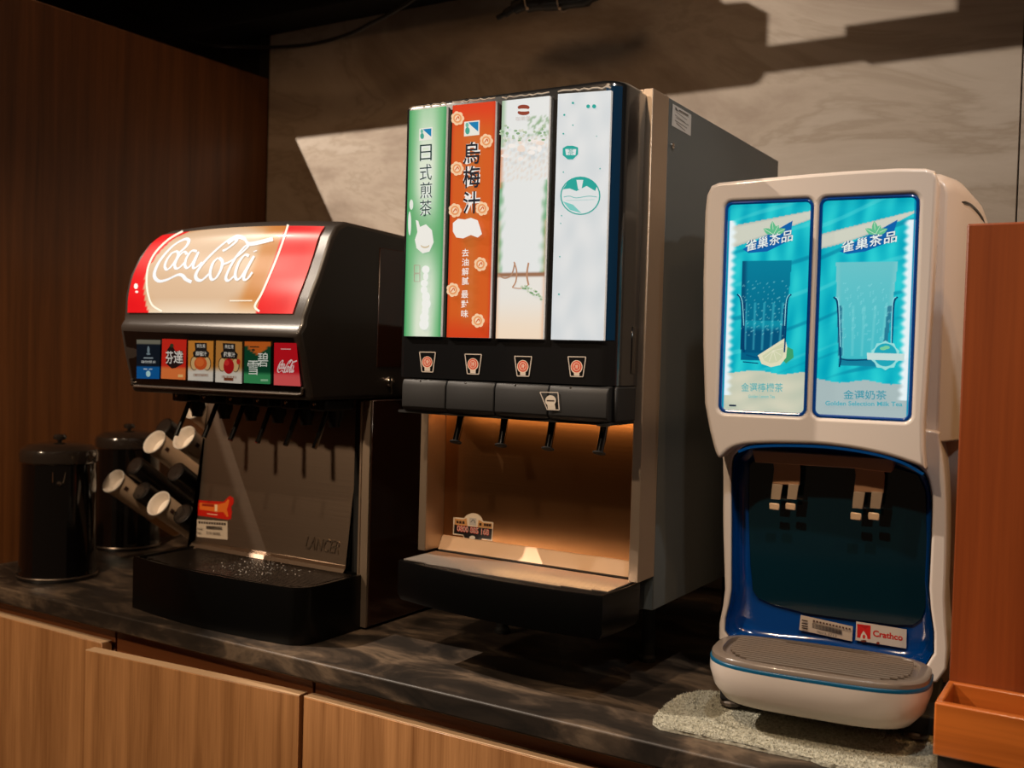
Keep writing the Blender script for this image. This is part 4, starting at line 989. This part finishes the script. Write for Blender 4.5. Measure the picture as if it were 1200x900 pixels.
for k in range(26000):
    x = random.uniform(-.49, -.168); y = random.uniform(1.02, 1.24)
    if not inside(x, y, outline): continue
    z = .0042+.0016*(noise2(x*16, y*22)-.5); a = random.uniform(0, 6.28); l = random.uniform(.0016, .0036); wd_ = .00055
    dx, dy = math.cos(a), math.sin(a); p = Vector((x, y, z))
    b.face([p+Vector((-dy*wd_, dx*wd_, 0)), p+Vector((dy*wd_, -dx*wd_, 0)), p+Vector((dx*l*.7, dy*l*.7, l*.8))])
pile = b.build('pile', tw, TERRY, smooth=0); pile['kind'] = 'stuff'

# ================================================================== RIGHT-HAND PANEL AND BOX
pp = box('divider_panel', -.1664, .42, 1.190, 1.210, 0.0005, .5745, WOODN, None, 0.002, 2)
tag(pp, 'upright reddish wooden panel standing at the right edge of the counter', 'panel')
bxo = thing('wooden_box', 'small open orange wooden box in front of the reddish upright panel', 'box', (-.05, 1.145, 0))
x0, x1, y0, y1, z0, z1, th = -.1664, .10, 1.1000, 1.1870, .0310, .0850, .0095
box('front_board', x0, x1, y0, y0+th, z0, z1, WOODB, bxo, .002, 2); box('back_board', x0, x1, y1-.007, y1, z0, z1, WOODB, bxo, .002, 2)
box('end_board', x0, x0+.007, y0+th, y1-.007, z0, z1, WOODB, bxo, .0015, 2); box('end_board', x1-.008, x1, y0+th, y1-.007, z0, z1, WOODB, bxo, .0015, 2)
box('bottom_board', x0+.007, x1-.008, y0+th, y1-.007, z0, z0+.006, WOODB, bxo)
box('base_block', x0+.004, x1-.004, y0+.006, y1-.004, .0006, z0-.0002, mat('dark_base', (30, 18, 12), 0.6), bxo)

# ================================================================== CANISTERS
def canister(c, r, h, label, lid_k, latch):
    t = thing('canister', label, 'canister', (c.x, c.y, 0), 'glossy black canisters')
    b = MB(); b.lathe([(0, .0006), (r*1.02, .0006), (r*1.03, .006), (r*1.0, .012), (r*.985, .018), (r*.955, h*.80), (r*.955, h*.84)], c, n=48)
    body = b.build('body', t, GLOSSB)
    b = MB(); b.lathe([(r*1.032, .0060), (r*1.04, .0074), (r*1.032, .0088)], c, n=48); b.build('base_ring', body, mat('ring_metal', (150, 136, 124), 0.3, 0.9))
    b = MB(); b.lathe([(r*.97, h*.835), (r*1.01, h*.845), (r*1.02, h*.90), (r*.98, h*.93), (r*.80, h*.962), (r*.4, h*.978), (0, h*.98)], c, n=48)
    lid = b.build('lid', t, mat('lid_enamel', (38, 32, 28), 0.16, coat=0.8))
    b = MB(); b.lathe([(.004, h*.975), (.004, h*.99), (.011, h*1.0), (.012, h*1.02), (.009, h*1.035), (0, h*1.04)], c, n=20); b.build('knob', lid, mat('lid_enamel', (38, 32, 28), 0.16))
    if latch:
        tc_ = Vector((-c.x, -c.y, 0)).normalized(); pz = c+tc_*(r*.97)+Vector((0, 0, h*.74)); sx = Vector((-tc_.y, tc_.x, 0))
        b = MB(); b.tube([pz-sx*.010+Vector((0, 0, .012)), pz-sx*.010-Vector((0, 0, .006))], .0011, 6); b.tube([pz+sx*.010+Vector((0, 0, .012)), pz+sx*.006-Vector((0, 0, .008))], .0011, 6)
        b.lathe([(.004, -.002), (.004, .003), (0, .004)], pz-Vector((0, 0, .008)), tc_, 12); b.build('latch', body, CHROME)
        lf = Vector((-.92, -.39, 0)).normalized(); q = c+lf*(r*.975)
        b = MB(); b.obox(q+Vector((0, 0, h*.62)), lf*.0012, Vector((-lf.y, lf.x, 0))*.008, (0, 0, h*.125)); b.build('label_strip', body, mat('red_label', (206, 84, 50), 0.5), .0006, 1)
    return t
c1 = onZ(67.5, 675, 0); c2 = onZ(149, 640, 0)
canister(Vector((c1.x, c1.y, 0)), .0660, .2480, 'glossy black lidded canister at the far left, nearest the counter edge', 1, True)
canister(Vector((c2.x, c2.y, 0)), .0660, .2480, 'glossy black lidded canister half hidden behind the tilted paper cups', 1, False)

# ================================================================== CUP RACK
AX = Vector((0, -.82, .57)).normalized()
KRAFT = mat('kraft_paper', (214, 156, 100), 0.7, var=0.06, bscale=40); CUPW = mat('cup_white', (236, 228, 218), 0.5); BEIGE = mat('cup_beige', (230, 200, 168), 0.6)
def cup(mouth, label, r=.0230, L=.185, printed=True):
    t = thing('paper_cup', label, 'cup', tuple(mouth), 'paper cups lying tilted in the cup rack')
    b = MB(); b.lathe([(r*.93, -.003), (r*.80, -L), (0, -L)], mouth, AX, 32); b.build('cup_wall', t, BEIGE)
    b = MB(); b.lathe([(r*.985, .0012), (r*.93, 0), (r*.88, -.004), (r*.80, -.020), (0, -.0205)], mouth, AX, 32); b.build('cup_lining', t, CUPW)
    b = MB(); b.lathe([(r*.93, -.001), (r, -.0016), (r*1.03, .0002), (r, .0018), (r*.95, .0010)], mouth, AX, 32); b.build('rim', t, CUPW)
    b = MB(); b.lathe([(r*.885, -.112), (r*.90, -.1125), (r*.905, -.116), (r*.83, -L+.004), (r*.80, -L+.004)], mouth, AX, 32)
    b.build('sleeve', t, KRAFT)
    if printed:
        side_ = (Vector((1, 0, 0))*.9-FW*.9+Vector((0, 0, .2))); side_ = (side_-AX*side_.dot(AX)).normalized(); w_ = AX.cross(side_)
        q = mouth-AX*.017+side_*(r*.915)
        b = MB(); b.obox(q, AX*.0042, w_*.0034, side_*.0007); b.build('mark', t, mat('brown_ink', (70, 44, 34), 0.6))
    return t
def holder(mouth, label, r=.0195, L=.17):
    t = thing('cup_holder_tube', label, 'cup holder', tuple(mouth), 'black tilted cup holder tubes')
    b = MB(); b.lathe([(r*.86, .0010), (r*.98, .0004), (r, -.004), (r*.93, -L), (0, -L-.002)], mouth, AX, 28); b.build('tube', t, mat('tube_black', (14, 13, 13), 0.3, coat=0.3))
    b = MB(); b.lathe([(0, .0012), (r*.6, .0024), (r*.86, .0012)], mouth, AX, 28); b.build('end_cap', t, mat('cap_grey', (40, 35, 32), 0.2, coat=.8))
    return t
def at_px(x, y, yy): return onY(x, y, yy)
cups = [((133, 564), 1.230, 'lowest-left tilted paper cup beside the front canister'), ((186, 590), 1.215, 'tilted paper cup with a notched mouth just left of the steel splash plate foot'),
        ((181, 518), 1.300, 'tilted paper cup with white mouth, upper row left, in front of the rear canister'), ((216, 513), 1.290, 'tilted paper cup partly behind the soda dispenser, under its first valve')]
for (px_, py_), yy, lab in cups: cup(at_px(px_, py_, yy), lab, .0235*(1.0 if yy < 1.25 else 1.03))
# upper-row cup mostly hidden behind the valves
cup(at_px(229, 478, 1.335), 'tilted paper cup highest in the rack, behind the first two valves', .0235, .15, False)
for (px_, py_), yy, lab in (((166, 575), 1.262, 'black holder tube between the two lower paper cups'), ((158, 546), 1.260, 'black holder tube left of the upper-row paper cup'), ((206, 553), 1.272, 'black holder tube between the upper-row cup and the steel splash plate'),
                            ((192, 500), 1.345, 'black holder tube at the back top of the cup rack'), ((214, 602), 1.232, 'black holder tube lowest at the right, beside the steel splash plate')):
    holder(at_px(px_, py_, yy), lab)
rk = thing('cup_rack', 'black wire stand carrying the tilted paper cups', 'rack', (-1.46, 1.40, 0))
b = MB()
for x in (-1.640, -1.385): b.box(x-.002, x+.002, 1.34, 1.52, .0005, .004); b.tube([(x, 1.43, .003), (x, 1.44, .02), (x, 1.49, .06), (x, 1.50, .003)], .003, 8)
b.build('side_frame', rk, BLACKM)
b = MB()
for y, z in ((1.44, .020), (1.495, .06)): b.tube([(-1.640, y, z), (-1.385, y, z)], .003, 8)
b.build('cross_bar', rk, BLACKM)

# ================================================================== OVERHEAD CABLES AND FITTINGS
CAB = mat('black_cable', (8, 8, 8), 0.5)
def cable(pxs, yy, r, name, label, cat='cable'):
    pts = [onY(x, y, yy) for x, y in pxs]; pts = [Vector(p) for p in catmull([tuple(p) for p in pts], 8)]
    b = MB(); b.tube(pts, r, 10); o = b.build(name, None, CAB); return tag(o, label, cat)
cable([(150, 10), (200, 38), (240, 52), (283, 55), (331, 55), (370, 51), (409, 40), (435, 27), (457, 16), (483, 0), (510, -25)], 1.67, .0042, 'sagging_cable', 'thin black cable sagging across the dark upper left wall')
bd = thing('cable_bundle', 'black cable bundle with pale ties hanging at the top centre', 'cable', tuple(onY(640, -10, 1.70)))
pts = [onY(x, y+6, 1.70) for x, y in ((583, 15), (592, 10), (603, 3), (618, -3), (640, -6), (665, -8), (692, -12), (720, -26))]
b = MB(); b.tube([tuple(p) for p in catmull([tuple(p) for p in pts], 6)], [.005]*6+[.0075]*6+[.013]*6+[.019]*6+[.021]*6+[.019]*6+[.014]*7, 12); b.build('sheath', bd, CAB)
for x in (622, 660):
    c = onY(x, -1, 1.70); b = MB(); pp_ = []
    for k in range(17):
        a = 2*math.pi*k/16; pp_.append(c+Vector((.003*math.sin(a), .0225*math.cos(a), .0225*math.sin(a))))
    b.tube(pp_, .0014, 6); q = c+Vector((0, -.012, -.0215)); b.lathe([(0, -.003), (.003, -.002), (.003, .002), (0, .003)], q, (0, 0, 1), 8); b.build('tie', bd, mat('pale_tie', (190, 170, 150), 0.5))
# black equipment above the frame that throws the shadows seen on the wall
def wall_shadow_caster(wx, wz, yb):   # point on the plane y = yb between the track spot and a wall point
    L = Vector((-2.63, .2, 2.37)); W = Vector((wx, 1.823, wz)); t = (yb-L.y)/(W.y-L.y); return L+(W-L)*t
yb = 1.35
a0 = wall_shadow_caster(-2.05, .9371, yb); a1 = wall_shadow_caster(-.6200, .9371, yb); a2 = wall_shadow_caster(-.62, 1.068, yb)
lt = thing('track_light', 'black ceiling track fitting above the dispensers whose shadow falls on the wall', 'lamp', (a1.x-.2, yb, a1.z+.1))
prf = [(a0.x, a0.z), (a1.x-.020, a1.z)]+[(a1.x-.020+.020*math.sin(R(t)), a1.z+.020-.020*math.cos(R(t))) for t in (25, 50, 75, 90)]+[(a1.x, a2.z-.004), (a1.x-.05, a2.z), (a1.x-.08, a2.z+.05), (a1.x-.09, a2.z+.55), (a0.x, a2.z+.55)]
b = MB(); b.loft([[(x, yb-.012, z) for x, z in prf], [(x, yb+.012, z) for x, z in prf]]); b.build('housing', lt, BLACKM)
s1, s2 = wall_shadow_caster(-.63, .951, yb), wall_shadow_caster(-.63, .981, yb); e1, e2 = wall_shadow_caster(-.16, .953, yb), wall_shadow_caster(-.16, .995, yb); m1, m2 = wall_shadow_caster(-.44, .949, yb), wall_shadow_caster(-.44, .993, yb)
b = MB(); b.box(s1.x, m1.x, yb-.008, yb+.008, s1.z, s2.z); b.box(m1.x, e1.x, yb-.012, yb+.012, m1.z, m2.z); b.build('arm', lt, BLACKM)
f1 = wall_shadow_caster(-.26, .960, yb); f2 = wall_shadow_caster(-.05, 1.06, yb)
box('adapter', f1.x, f2.x, yb-.012, yb+.012, f1.z, f2.z, BLACKM, lt)
